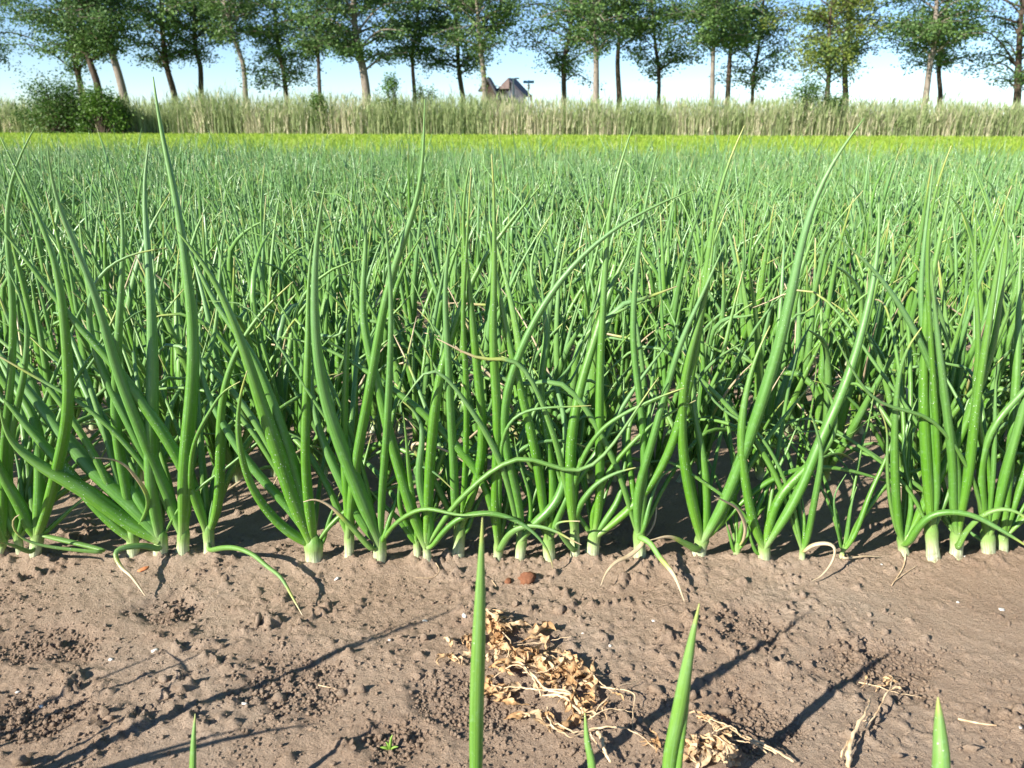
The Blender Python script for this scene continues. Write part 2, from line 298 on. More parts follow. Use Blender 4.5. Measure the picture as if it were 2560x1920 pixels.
FRONT = [
 ((6, 1414),(8, 1360),18.5,'onion plant cut by the left picture edge, leftmost of the front row',[
  (23.2,0,'u',[(8,1356),(-8,1263),(-23,1147),(-15,993),(-4,858)]),
  (23.2,0,'u',[(4,1352),(12,1244),(8,1128),(23,993),(35,839),(29,681),(10,584),(19,463),(43,382),(89,315)]),
  (15.4,0.2,'d',[(4,1348),(-23,1263),(-58,1205),(-89,1186)]),
 ]),
 ((56, 1406),(44, 1340),21.6,'slim onion plant just right of the plant cut by the left edge',[
  (22.4,0,'u',[(43,1340),(23,1290),(0,1232),(-23,1167),(-39,1070)]),
  (21.2,0,'u',[(46,1338),(23,1244),(19,1147),(39,1032),(62,935),(69,839),(75,816),(63,758),(29,690),(10,656)]),
  (13.1,0.15,'u',[(46,1340),(58,1282),(50,1186),(31,1109)]),
 ]),
 ((93, 1412),(96, 1335),30.9,'onion plant with a thin yellowing leaf trailing over soil, third from left edge',[
  (30.1,0,'u',[(87,1336),(50,1263),(15,1205),(0,1174),(-31,1109),(-58,1051)]),
  (32.8,0,'u',[(98,1313),(102,1225),(100,1128),(91,1047),(46,985),(12,924),(-15,869),(-39,823)]),
  (30.9,0,'u',[(112,1313),(127,1232),(154,1128),(174,1032),(171,916),(166,839),(158,800),(145,656),(101,550),(53,449),(19,391),(1,343)]),
  (10,0.35,'d',[(81,1379),(31,1363),(0,1356),(-23,1360)]),
  (14.7,0,'u',[(110,1333),(154,1294),(201,1252),(247,1225)]),
  (12.4,0.3,'d',[(270,1379),(154,1371),(77,1356),(39,1333),(29,1298),(48,1287)]),
 ]),
 ((337, 1402),(331, 1340),30.9,'onion plant with one broad dark leaf sweeping far up to the left edge',[
  (32.4,0,'u',[(328,1348),(286,1306),(232,1259),(201,1213),(162,1171),(116,1120),(58,1055),(0,985),(-31,947)]),
  (27,0,'u',[(340,1336),(320,1244),(305,1167),(289,1089),(286,974),(297,877),(293,800),(299,777),(309,632),(309,536),(299,463),(276,410)]),
  (11.6,0.5,'d',[(371,1255),(328,1178),(286,1149),(239,1145)]),
 ]),
 ((406, 1402),(403, 1344),35.5,'stout onion plant with a yellow leaf bent down onto the bare soil in front',[
  (43.2,0,'u',[(390,1340),(328,1309),(270,1267),(208,1221),(135,1186),(77,1147),(23,1105),(4,1047),(0,1024)]),
  (40.5,0,'u',[(390,1317),(328,1259),(247,1190),(174,1109),(108,1024),(50,951),(8,893),(-23,858),(-62,800)]),
  (35.5,0,'u',[(394,1313),(380,1244),(376,1167),(380,1012),(382,896),(380,800),(374,681),(364,560),(357,463),(359,401),(372,356)]),
  (13.1,0.45,'g',[(401,1375),(367,1365),(320,1367),(289,1376),(289,1392),(305,1421),(328,1440),(365,1499)]),
  (25.5,0,'u',[(382,1302),(340,1236),(297,1159),(266,1086),(232,1016),(193,935),(156,842)]),
 ]),
 ((458, 1396),(459, 1336),33.2,'tallest onion plant, its broad leaf rising above the grass strip and reeds',[
  (23.9,0.06,'u',[(448,1333),(409,1236),(367,1147),(309,1032),(266,954),(239,893),(220,831),(219,816),(212,748),(227,695),(270,656),(328,625),(415,620)]),
  (31.6,0,'u',[(444,1282),(405,1205),(371,1128),(336,1032),(309,974),(286,916),(270,846),(251,777),(232,705),(203,647),(164,570),(130,478),(116,410),(118,365)]),
  (37.1,0,'u',[(463,1313),(459,1205),(467,1109),(482,974),(486,800),(482,777),(468,705),(453,560),(429,439),(405,343),(388,271),(383,193)]),
  (16.2,0.1,'u',[(475,1244),(479,1128),(502,1066),(552,985),(546,981),(600,954)]),
 ]),
 ((525, 1392),(521, 1329),29.3,'onion plant with a pale leaf arching rightward onto the soil, left of bulkiest neck',[
  (29.3,0,'u',[(513,1317),(490,1244),(463,1171),(425,1105),(371,1028),(309,939),(239,858),(178,800),(72,656),(0,570),(-29,531)]),
  (27.8,0.1,'u',[(535,1329),(550,1225),(550,1109),(552,1012),(573,916),(600,858),(631,808),(640,791),(688,743),(732,705)]),
  (17,0.3,'g',[(523,1387),(546,1371),(589,1369),(635,1387),(670,1418),(701,1440),(728,1487),(757,1547)]),
  (11.6,0,'u',[(523,1321),(531,1252)]),
 ]),
 ((786, 1406),(784, 1360),48.6,'onion plant with the bulkiest double neck in the front row, wide leaf leaning left',[
  (41.7,0,'u',[(782,1340),(739,1271),(716,1194),(685,1101),(654,1016),(627,924),(604,854),(581,800),(555,729),(506,647),(444,579)]),
  (31.6,0,'u',[(789,1336),(762,1263),(739,1171),(708,1089),(681,1001),(654,935),(627,869),(589,823),(558,800),(511,709),(480,632),(451,584)]),
  (24.7,0.12,'u',[(786,1363),(732,1340),(674,1286),(627,1217),(600,1128),(593,1051),(604,966),(618,927)]),
  (29.3,0,'u',[(778,1302),(768,1225),(762,1147),(766,993),(770,858),(771,800),(769,705),(780,613)]),
  (15.4,0.1,'u',[(805,1360),(820,1302),(840,1255),(851,1228)]),
  (23.2,0,'u',[(747,1294),(714,1259),(654,1198),(604,1136),(558,1062),(519,993),(500,935),(494,873),(490,801),(492,734)]),
 ]),
 ((874, 1400),(873, 1333),25.5,'onion plant just right of the bulky double neck, its kinked leaf rising into the reeds',[
  (25.5,0,'u',[(873,1333),(869,1244),(859,1109),(863,993),(867,858),(872,825),(876,729),(884,671)]),
  (15.4,0.1,'u',[(874,1321),(890,1244),(909,1167),(928,1089)]),
  (32.4,0,'u',[(874,1333),(880,1244),(890,1147),(909,1051),(928,954),(944,846),(973,695),(1011,594),(1045,517),(1061,459),(1059,367),(1059,309),(1062,249)]),
 ]),
 ((950, 1406),(950, 1352),34.7,'onion plant with a thin brown-tipped leaf drooping left, speckled leaves',[
  (40.1,0,'u',[(944,1340),(905,1244),(859,1132),(820,1028),(797,927),(788,839),(785,777),(787,656),(797,536),(812,468)]),
  (29.3,0,'u',[(928,1336),(878,1255),(840,1178),(809,1109),(786,1032),(778,962),(785,904)]),
  (17,0,'u',[(959,1348),(979,1282),(998,1225),(998,1201)]),
  (14.7,0.4,'d',[(932,1375),(878,1317),(828,1267),(786,1248),(759,1255)]),
  (23.9,0,'u',[(955,1329),(952,1244),(963,1147),(969,1047),(973,954),(977,858),(978,753),(973,632),(958,536),(953,478)]),
 ]),
 ((1044, 1396),(1042, 1352),20.1,"thin onion plant tucked close behind its left neighbour's white neck, curved short leaves",[
  (17,0.1,'u',[(1039,1356),(1000,1302),(959,1263),(921,1221)]),
  (16.2,0,'u',[(1033,1336),(1002,1279),(998,1225),(1006,1167),(1025,1101)]),
  (15.4,0,'u',[(1044,1348),(1035,1263),(1023,1186),(1015,1089),(1008,1032)]),
 ]),
 ((1069, 1410),(1066, 1360),22.4,'onion plant whose long arching leaf bends right down to the soil behind foreground blade',[
  (32.4,0,'u',[(1058,1356),(1023,1263),(1004,1186),(1002,1167),(971,1101),(963,1032),(932,916),(909,831),(901,800),(903,729),(917,632),(917,512),(898,468)]),
  (29.3,0.05,'u',[(1077,1356),(1073,1294),(1054,1236),(1046,1167),(1058,1089),(1046,1032),(1008,1005)]),
  (19.3,0.2,'g',[(1077,1371),(1112,1325),(1154,1292),(1212,1282),(1270,1292),(1328,1325),(1367,1371),(1382,1418),(1382,1433)]),
  (31.6,0,'u',[(1069,1340),(1071,1205),(1077,1128),(1085,1032),(1096,935),(1127,850),(1143,800),(1163,724),(1219,632),(1280,545),(1360,456)]),
  (15.4,0.15,'u',[(1066,1225),(1023,1167),(1039,1159),(1077,1171),(1133,1225)]),
 ]),
 ((1145, 1391),(1150, 1321),33.2,'onion plant with a tall grimy neck right behind the tall foreground blade',[
  (27.8,0,'u',[(1135,1302),(1137,1217),(1131,1109),(1124,993),(1120,877),(1110,729),(1122,608),(1142,521)]),
  (19.3,0.12,'u',[(1154,1298),(1162,1205),(1166,1089),(1166,935),(1154,800),(1163,681),(1171,545),(1178,420)]),
  (30.1,0,'u',[(1166,1279),(1193,1205),(1210,1128),(1201,993),(1189,896),(1181,800),(1171,705),(1156,584),(1151,512),(1161,449),(1178,394)]),
  (17.8,0,'u',[(1162,1333),(1185,1275),(1208,1232),(1232,1201)]),
  (17,0.5,'u',[(1139,1302),(1096,1225),(1058,1147),(1008,1105),(1046,1105),(1096,1116),(1154,1143),(1176,1171)]),
 ]),
 ((1244, 1402),(1247, 1363),26.2,'white-necked onion plant with a thin leaf hooked down, first right of tall foreground blade',[
  (32.4,0.08,'u',[(1243,1360),(1237,1263),(1239,1167),(1247,1086),(1235,916),(1228,800),(1236,753),(1236,632),(1236,512),(1236,420),(1229,386)]),
  (23.9,0,'u',[(1232,1263),(1220,1217),(1208,1186),(1174,1151),(1096,1066),(1039,1012),(1000,985),(998,985),(944,947),(878,900),(809,866),(732,839),(697,842)]),
  (14.7,0.35,'d',[(1247,1379),(1270,1340),(1301,1319),(1340,1315),(1386,1327),(1425,1348),(1453,1362)]),
  (15.4,0.1,'u',[(1247,1302),(1249,1186),(1253,1109),(1266,1055),(1293,1028),(1340,1018),(1405,1018),(1477,1014)]),
 ]),
 ((1299, 1406),(1305, 1340),27.8,'onion plant with one very long speckled leaf sweeping far up to the right',[
  (27.8,0,'u',[(1316,1302),(1293,1236),(1270,1159),(1253,1082),(1257,993),(1278,927),(1309,854),(1332,800),(1376,729),(1444,642),(1521,579),(1618,517),(1743,471)]),
  (11.6,0,'u',[(1326,1306),(1324,1236),(1305,1178),(1289,1120),(1286,1093)]),
  (30.9,0.04,'u',[(1324,1313),(1378,1275),(1409,1217),(1417,1128),(1409,1032),(1390,962),(1367,920),(1351,912)]),
  (10,0,'u',[(1305,1348),(1289,1313),(1288,1294)]),
  (17.8,0.2,'u',[(1305,1302),(1266,1205),(1278,1140),(1309,1113),(1347,1103),(1405,1099),(1455,1109),(1484,1128)]),
 ]),
 ((1374, 1402),(1371, 1352),31.6,'broad white-necked onion plant behind the hooked leaf tips, leaves rising straight',[
  (29.3,0,'u',[(1363,1313),(1355,1244),(1343,1147),(1320,1051),(1297,954),(1270,858),(1257,777),(1233,656),(1214,536),(1207,483)]),
  (13.9,0,'u',[(1371,1313),(1363,1244),(1353,1147),(1343,1051),(1336,954),(1316,873)]),
  (22.4,0,'u',[(1386,1321),(1409,1252),(1444,1194),(1486,1147),(1508,1101),(1546,1032),(1616,927),(1685,839)]),
  (25.5,0,'u',[(1376,1313),(1386,1225),(1371,1109),(1347,993),(1355,896),(1386,819),(1309,681),(1352,584),(1372,550)]),
 ]),
 ((1438, 1400),(1436, 1309),25.5,'onion plant with a long pale-green neck and thin leaves fanning right',[
  (20.8,0.1,'u',[(1436,1321),(1444,1271),(1471,1232),(1490,1209),(1539,1182),(1589,1169)]),
  (19.3,0.08,'u',[(1432,1321),(1428,1244),(1440,1186),(1463,1128),(1486,1093),(1508,1062),(1550,1039),(1616,1005),(1674,981),(1710,970)]),
  (36.3,0,'u',[(1428,1263),(1425,1186),(1425,1109),(1440,1012),(1463,916),(1490,846),(1521,729),(1569,632),(1593,574)]),
  (13.1,0.3,'d',[(1440,1379),(1390,1317),(1409,1304),(1450,1303)]),
 ]),
 ((1479, 1396),(1486, 1336),35.5,'onion plant with one dead-straight bright leaf reaching the reeds, right of centre',[
  (29.3,0,'u',[(1494,1333),(1502,1225),(1498,1128),(1498,993),(1502,858),(1505,800),(1512,705),(1516,608),(1526,488),(1550,406),(1581,319)]),
  (19.3,0.15,'u',[(1479,1333),(1482,1275),(1502,1221),(1515,1186),(1554,1136),(1604,1082),(1662,1039),(1739,1001)]),
  (20.8,0,'u',[(1502,1321),(1508,1302),(1546,1255),(1562,1186),(1560,1109),(1558,1032),(1560,943)]),
  (32.4,0.04,'u',[(1496,1340),(1539,1306),(1596,1255),(1647,1194),(1674,1128),(1708,1032),(1728,935),(1739,858),(1751,800),(1762,705),(1777,584),(1791,488),(1815,401),(1861,314)]),
 ]),
 ((1600, 1402),(1598, 1338),34.0,'onion plant with a withered brown leaf and a yellow leaf both hanging to the soil',[
  (27.8,0,'u',[(1593,1321),(1589,1225),(1612,1167),(1639,1070),(1654,1016),(1666,962),(1685,916),(1701,839),(1728,800),(1791,656),(1815,603)]),
  (25.5,0,'u',[(1604,1309),(1612,1205),(1608,1070),(1593,947),(1577,858),(1581,800),(1589,681),(1608,536),(1627,439),(1642,377)]),
  (13.1,0.5,'g',[(1596,1342),(1624,1356),(1647,1391),(1670,1418),(1689,1445),(1710,1512)]),
  (10,1,'g',[(1608,1356),(1577,1387),(1539,1406),(1515,1433),(1502,1472)]),
  (5.4,1,'u',[(1612,1344),(1635,1309),(1641,1263),(1638,1223)]),
  (16.2,0,'u',[(1612,1313),(1627,1244),(1654,1186),(1697,1167)]),
  (19.3,0.2,'u',[(1595,1313),(1577,1186),(1569,1109),(1573,1039),(1596,1016),(1654,993),(1716,970)]),
 ]),
 ((1747, 1394),(1755, 1348),37.1,'stout onion plant with a very broad leaf sweeping right up to the reeds',[
  (35.5,0,'u',[(1747,1340),(1728,1244),(1710,1167),(1703,1070),(1708,954),(1728,858),(1757,777),(1782,632),(1786,574)]),
  (29.3,0,'u',[(1762,1333),(1766,1244),(1759,1147),(1735,1032),(1730,962),(1734,927)]),
  (43.2,0,'u',[(1770,1344),(1801,1282),(1840,1178),(1871,1101),(1909,985),(1944,877),(1963,800),(1988,681),(2012,560),(2045,463),(2084,391),(2123,333),(2159,297)]),
  (17.8,0.1,'u',[(1778,1340),(1820,1290),(1878,1228),(1944,1186),(2013,1165),(2065,1165),(2134,1176),(2200,1198),(2304,1230)]),
  (16.2,0.4,'d',[(1747,1375),(1716,1360),(1674,1342),(1627,1350)]),
  (21.6,0.15,'u',[(1786,1333),(1828,1244),(1878,1155),(1925,1086),(1975,1024),(2029,960)]),
 ]),
 ((1840, 1400),(1843, 1371),17.8,'small yellowish onion seedling with a withered orange-brown leaf, between two stout plants',[
  (10.8,0,'u',[(1834,1379),(1824,1340),(1815,1306)]),
  (17.8,0,'u',[(1845,1363),(1851,1333),(1858,1288)]),
  (16.2,0,'u',[(1847,1383),(1863,1348),(1878,1313),(1894,1263),(1925,1205),(1955,1155),(1998,1051)]),
  (10.8,1,'d',[(1859,1348),(1863,1313),(1843,1271),(1816,1255),(1786,1240)]),
 ]),
 ((1909, 1410),(1910, 1363),31.6,'onion plant with an S-curved hooked leaf, right of the small yellowish seedling',[
  (31.6,0.05,'u',[(1898,1360),(1878,1294),(1863,1205),(1851,1109),(1855,1032),(1871,954),(1890,885),(1925,815)]),
  (31.6,0,'u',[(1917,1352),(1928,1279),(1959,1221),(2009,1178),(2030,1151),(2069,1120),(2092,1078),(2092,1035),(2078,989),(2057,954),(2044,939)]),
  (35.5,0,'u',[(1928,1352),(1963,1286),(2002,1232),(2022,1167),(2046,1101),(2084,1032),(2119,947),(2142,877),(2161,800),(2185,705),(2200,584),(2197,483)]),
  (11.6,0,'u',[(1894,1387),(1878,1352),(1871,1313)]),
 ]),
 ((2004, 1409),(2006, 1371),15.4,'slender onion seedling with a dry white strand of leaf looping down to the soil',[
  (23.2,0,'u',[(2013,1371),(2030,1282),(2049,1178),(2055,1136),(2046,1086),(2024,1028)]),
  (10,0,'u',[(2011,1309),(2006,1255),(1998,1217)]),
  (9.3,1,'g',[(2009,1379),(2030,1363),(2065,1358),(2088,1369),(2080,1406),(2053,1440),(2030,1460)]),
 ]),
 ((2102, 1403),(2107, 1375),11.6,'smallest onion seedling, three thread-like leaves and a dry strand lying on the soil',[
  (8.5,0,'u',[(2103,1375),(2090,1302),(2084,1244),(2100,1209),(2115,1186)]),
  (10,0,'u',[(2111,1375),(2123,1294),(2132,1244),(2142,1217)]),
  (16.2,0,'u',[(2117,1375),(2146,1313),(2173,1236),(2215,1147),(2239,1078),(2254,1012)]),
  (5.4,1,'g',[(2111,1396),(2161,1403),(2200,1401)]),
 ]),
 ((2258, 1391),(2255, 1352),27.0,'onion plant with a thick leaf slanting right and a rooty base',[
  (29.3,0.05,'u',[(2248,1348),(2239,1244),(2235,1109),(2242,974),(2254,896),(2273,850),(2304,819)]),
  (31.6,0,'u',[(2266,1356),(2300,1275),(2347,1186),(2385,1128),(2416,1051),(2443,974),(2470,916),(2489,858),(2499,729),(2518,632),(2523,560),(2513,488)]),
  (23.9,0.15,'d',[(2269,1360),(2293,1321),(2327,1288),(2374,1279),(2432,1288),(2489,1317),(2547,1352),(2586,1379)]),
  (17,0,'u',[(2269,1321),(2279,1244),(2262,1167),(2258,1109),(2277,1032),(2293,997)]),
  (12.4,0.25,'u',[(2242,1333),(2223,1244),(2217,1147),(2219,1070),(2200,1024)]),
 ]),
 ((2331, 1402),(2327, 1317),34.0,'onion plant with a dark upright droplet-flecked leaf, fourth neck from right edge',[
  (35.5,0,'u',[(2327,1302),(2316,1186),(2308,1032),(2308,896),(2312,800),(2330,681),(2347,608),(2369,517),(2381,435)]),
  (23.2,0.06,'u',[(2335,1302),(2343,1147),(2335,993),(2320,753),(2316,656),(2320,560),(2330,478),(2354,415),(2378,365)]),
  (23.9,0,'u',[(2343,1302),(2341,1186),(2331,1070),(2299,753),(2308,632),(2324,488),(2337,386)]),
 ]),
 ((2387, 1397),(2394, 1336),34.0,'onion plant with a round bright neck and a leaf crossing far to the upper left',[
  (33.2,0,'u',[(2393,1302),(2416,1205),(2428,1128),(2435,1032),(2451,935),(2470,819),(2484,729),(2499,632),(2518,560)]),
  (27.8,0,'u',[(2385,1302),(2397,1205),(2374,1070),(2347,966),(2308,869),(2273,800),(2209,700),(2147,632),(2084,586)]),
  (15.4,0.3,'d',[(2393,1371),(2416,1329),(2455,1290),(2497,1273),(2536,1277),(2567,1298),(2594,1340)]),
  (30.9,0,'u',[(2381,1298),(2381,1167),(2366,1032),(2350,896),(2340,801),(2330,705),(2328,647)]),
 ]),
 ((2468, 1391),(2468, 1336),35.5,'broad white-necked onion plant near the right picture edge, leaves leaning out of frame',[
  (30.1,0,'u',[(2462,1321),(2451,1225),(2451,1147),(2482,1062),(2528,1008),(2560,978),(2605,927),(2640,846)]),
  (35.5,0,'u',[(2482,1294),(2505,1205),(2532,1109),(2560,1012),(2586,896),(2601,800)]),
  (17.8,0,'u',[(2470,1302),(2482,1186),(2486,1089),(2489,954),(2493,904)]),
  (11.6,0.1,'u',[(2459,1352),(2428,1333),(2412,1309)]),
  (23.2,0,'u',[(2470,1302),(2478,1186),(2443,1070),(2432,974),(2451,877),(2441,777),(2436,632),(2443,483)]),
 ]),
 ((2503, 1386),(2506, 1340),27.8,'rightmost onion plant of the front row, pale curved neck beside the right edge',[
  (23.2,0,'u',[(2509,1333),(2540,1244),(2560,1186),(2586,1089),(2594,993)]),
  (17.8,0,'u',[(2516,1333),(2560,1263),(2594,1225)]),
  (31.6,0,'u',[(2505,1321),(2524,1147),(2538,974),(2547,800),(2545,729),(2552,632),(2555,565)]),
 ]),
]

# ------------------------------------------------------------------ ground: one sheet to the horizon
ROW0, ROWS, SPACING = 0.55, 1.093, 0.268
ROWY = [ROWS+SPACING*k for k in range(36)]
FIELD_END = ROWY[-1]+.15
GRAIN = [(130, 1610, .13), (715, 1700, .15), (2205, 1645, .17), (1880, 1565, .12), (1180, 1760, .14), (430, 1520, .10), (1000, 1850, .10), (1900, 1800, .12), (60, 1800, .12)]
GR = [(*on_ground(a, b)[:2], r*.68) for a, b, r in GRAIN]
def axis(fine0, fine1, step, lo, hi, g=1.06, gfar=None, far=2.6, glo=None):
    a = list(np.arange(fine0, fine1, step)); s = step; x = fine1; r = []
    while x < hi: r.append(x); s *= (gfar if gfar and x > far else g); x += s
    r.append(hi); s = step; x = fine0; l = []
    while True:
        s *= (glo or g); x -= s
        if x < lo: break
        l.append(x)
    l.append(lo)
    return np.array(l[::-1]+a+r)
XS = axis(-.86, .86, .0030, -900, 900, 1.2); YS = axis(.64, 1.16, .0029, -60, 1500, 1.05, 1.2, 2.6, 1.35)
GX, GY = np.meshgrid(XS, YS)
SX = np.gradient(XS)[None, :]; SY = np.gradient(YS)[:, None]
STEP = np.maximum(SX, SY*.7)
def band(f): return 1-smooth(.28, .6, STEP*f)            # drop detail the sheet is too coarse for
def grainmask(x, y):
    m = 0
    for gx, gy, r in GR:
        d = np.hypot((x-gx), (y-gy)*1.25)/r + .5*fbm(x, y, 22, 3, 91)
        m = np.maximum(m, 1-smooth(.35, .95, d))
    return m
H = .016*fbm(GX, GY, 2.6, 3, 11)*band(8)
gm = grainmask(GX, GY)
crust = np.clip(fbm(GX, GY, 5.2, 3, 31)+.12, 0, 1)      # where the surface stays a smooth slaked crust
rough = 1-.85*smooth(.0, .30, crust)
n1 = fbm(GX, GY, 15, 3, 21, .5)
H += .009*np.clip(n1-.22, 0, 1)*rough*band(30)*(1+1.2*fbm(GX, GY, 85, 3, 47, .65))
n2 = fbm(GX, GY, 48, 4, 41, .62)                         # broken clod edges
H += .0066*smooth(.19, .36, n2)*(1+1.4*fbm(GX, GY, 120, 2, 48, .7))*rough*band(80)*(.35+.65*smooth(-.1, .2, n1))
H += .0045*np.clip(fbm(GX, GY, 105, 3, 43, .6)-.06, 0, 1)*band(140)*(.5+.5*rough)*2
H -= .004*np.clip(-n2-.2, 0, 1)*band(90)
H += .0034*fbm(GX, GY, 160, 2, 51)*band(200)*(.5+.6*gm)
H -= .008*gm*band(10)
H += RNG.normal(0, .00055, H.shape)*band(230)*(.45+.55*rough)
for _f in FRONT:                                         # earth heaped round each neck of the front row
    _g = on_ground(*_f[0]); _d = np.hypot(GX-_g[0], GY-_g[1]); H += .007*np.exp(-(_d/.020)**2)*(1+1.6*fbm(GX, GY, 90, 3, 45, .65))
for ry in ROWY[:8]: H += .008*np.exp(-((GY-ry)/.05)**2)*band(15)
H *= 1-smooth(14, 40, np.abs(GX))*1.0
H *= 1-smooth(9, 14, GY)
# clods sitting in the crust: uneven domes with a steep rim
def dome(x, y, r, hgt, seed):
    i0, i1 = np.searchsorted(XS, [x-1.4*r, x+1.4*r]); j0, j1 = np.searchsorted(YS, [y-1.4*r, y+1.4*r])
    if i1-i0 < 2 or j1-j0 < 2: return
    gx = GX[j0:j1, i0:i1]; gy = GY[j0:j1, i0:i1]
    d = np.hypot(gx-x, gy-y)/r+1.0*fbm(gx, gy, 1.0/r, 3, seed, .65)
    b = hgt*np.clip(1-d*d, 0, 1)**.4*(1+1.0*fbm(gx, gy, 1.6/r, 2, seed+5, .7))
    H[j0:j1, i0:i1] += b
k = 0
while k < 1400:
    x, y = RNG.uniform(-.95, .95), RNG.uniform(.58, 1.36)
    if fbm(np.array([x]), np.array([y]), 6, 3, 77)[0]+RNG.uniform(-.45, .45) < .02: continue
    r = .0026+.0058*RNG.random()**4
    dome(x, y, r, r*RNG.uniform(.5, 1.1), k); k += 1
HT = H
def ground_z(x, y):
    i = int(np.clip(np.searchsorted(XS, x)-1, 0, len(XS)-2)); j = int(np.clip(np.searchsorted(YS, y)-1, 0, len(YS)-2))
    fx = (x-XS[i])/(XS[i+1]-XS[i]); fy = (y-YS[j])/(YS[j+1]-YS[j])
    return float((HT[j, i]*(1-fx)+HT[j, i+1]*fx)*(1-fy)+(HT[j+1, i]*(1-fx)+HT[j+1, i+1]*fx)*fy)
nx, ny = len(XS), len(YS)
ii = (np.arange(ny-1)[:, None]*nx+np.arange(nx-1)[None]).ravel()
me = np_mesh('ground', np.stack([GX, GY, H], -1).reshape(-1, 3), np.stack([ii, ii+1, ii+nx+1, ii+nx], 1),
             attrs={'prm': np.stack([gm, crust, 0*gm], -1).reshape(-1, 3)})
GROUND = obj('ground', me, MAT_SOIL); tag(GROUND, 'brown dry crusted loam soil of the onion field', kind='structure')

# loose clods (single pieces) and crumbs (uncountable) lying on the soil
def lump(seed, lvl=1):
    """irregular lump: icosahedron, subdivided, pushed in and out"""
    g = (1+5**.5)/2
    v = [(-1, g, 0), (1, g, 0), (-1, -g, 0), (1, -g, 0), (0, -1, g), (0, 1, g), (0, -1, -g), (0, 1, -g), (g, 0, -1), (g, 0, 1), (-g, 0, -1), (-g, 0, 1)]
    f = [(0, 11, 5), (0, 5, 1), (0, 1, 7), (0, 7, 10), (0, 10, 11), (1, 5, 9), (5, 11, 4), (11, 10, 2), (10, 7, 6), (7, 1, 8), (3, 9, 4), (3, 4, 2), (3, 2, 6), (3, 6, 8), (3, 8, 9), (4, 9, 5), (2, 4, 11), (6, 2, 10), (8, 6, 7), (9, 8, 1)]
    v = [np.array(a)/np.linalg.norm(a) for a in v]
    for _ in range(lvl):
        mid = {}; nf = []
        def m(a, b):
            k = (min(a, b), max(a, b))
            if k not in mid: w = v[a]+v[b]; v.append(w/np.linalg.norm(w)); mid[k] = len(v)-1
            return mid[k]
        for a, b, c in f:
            x, y, z = m(a, b), m(b, c), m(c, a); nf += [(a, x, z), (b, y, x), (c, z, y), (x, y, z)]
        f = nf
    V = np.array(v); r = np.random.default_rng(seed)
    for _ in range(7):
        d = r.normal(size=3); d /= np.linalg.norm(d); V = V*(1+.16*np.sign(r.normal())*np.tanh(4*(V@d-.2)))[:, None]
    V = V*(1+r.normal(0, .11, len(V)))[:, None]*r.uniform(.75, 1.15, 3)*[1, 1, .8]
    return V, np.array(f)
CLODS = []
for s in range(10):
    V, F = lump(100+s, 1)
    m_ = np_mesh('soil_clod', V, tris=F, attrs={'prm': np.tile([.25*(s % 3), 0, 0], (len(V), 1))}, smooth=False); m_.materials.append(MAT_SOIL); CLODS.append(m_)
n = 0
while n < 110:
    px, py = RNG.uniform(-60, 2620), 1425+500*RNG.random()**.8
    g = on_ground(px, py)
    if fbm(np.array([g[0]]), np.array([g[1]]), 6, 3, 77)[0]+RNG.uniform(-.4, .4) < .0: continue
    o = obj('soil_clod', CLODS[n % 10], parent=GROUND); s = .0026+.0050*RNG.random()**2.8
    if RNG.random() < .05: s *= 1.5
    o.location = (g[0], g[1], ground_z(g[0], g[1])+s*.28); o.scale = (s, s*RNG.uniform(.8, 1.2), s*RNG.uniform(.8, 1.1)); o.rotation_euler = tuple(RNG.uniform(0, 6.28, 3)); n += 1
small = [lump(300+s, 0) for s in range(8)]
crumbs = Bag(); m = 60000
px, py = RNG.uniform(-80, 2640, m), 1330+610*RNG.random(m)**.75
dirs = np.stack([(px-1280)/FPX, CP+(960-py)/FPX*SP, -SP+(960-py)/FPX*CP], 1); G = dirs*(-CAMH/dirs[:, 2])[:, None]
gmv = grainmask(G[:, 0], G[:, 1]); pr = .09+.85*gmv+.5*np.clip(fbm(G[:, 0], G[:, 1], 7, 3, 78), 0, 1)
keep = np.where(RNG.random(m) < pr)[0][:11500]
for n, i in enumerate(keep):
    V, F = small[n % 8]; s = (.0006+.0021*RNG.random()**3.0)*(1+.30*gmv[i])
    a = RNG.uniform(0, 6.28); R = np.array([[math.cos(a), -math.sin(a), 0], [math.sin(a), math.cos(a), 0], [0, 0, 1]])
    crumbs.add((V*s)@R.T+[G[i, 0], G[i, 1], ground_z(G[i, 0], G[i, 1])+s*.2], T=F, M=np.tile([min(1, .25+gmv[i]*.6*RNG.random()), 0, 0], (len(V), 1)))
tag(obj('soil_crumbs', crumbs.mesh('soil_crumbs', False), MAT_SOIL, GROUND), kind='stuff')

# ------------------------------------------------------------------ grass strip, bank, reeds behind the field
def heightfield(name, x0, x1, nx, ys, zf, mat):
    xs = np.linspace(x0, x1, nx); ys = np.asarray(ys); gx, gy = np.meshgrid(xs, ys); gz = zf(gx, gy)
    ii = (np.arange(len(ys)-1)[:, None]*nx+np.arange(nx-1)[None]).ravel()
    return np_mesh(name, np.stack([gx, gy, gz], -1).reshape(-1, 3), np.stack([ii, ii+1, ii+nx+1, ii+nx], 1), attrs={'prm': np.zeros((nx*len(ys), 3))})
MAT_TURF = mat_simple('turf', [(.3, (.15, .24, .02)), (.6, (.22, .33, .03)), (.8, (.26, .37, .05))], 3.0, .9, .1)
MAT_GRASS = mat_prm('grass_blades', (.21, .34, .032), (.31, .41, .055), (.44, .44, .16), .55, .3, .35)
MAT_REED = mat_prm('reed_blades', (.19, .27, .095), (.35, .41, .19), (.72, .63, .47), .65, .25, .35)
STRIP0 = FIELD_END+.25
bank_z = lambda x, y: .006+1.25*smooth(53.5, 57.5, y)*(1-smooth(72, 80, y))+.12*fbm(x, y, .35, 3, 5)*smooth(53, 56, y)*(1-smooth(75, 80, y))
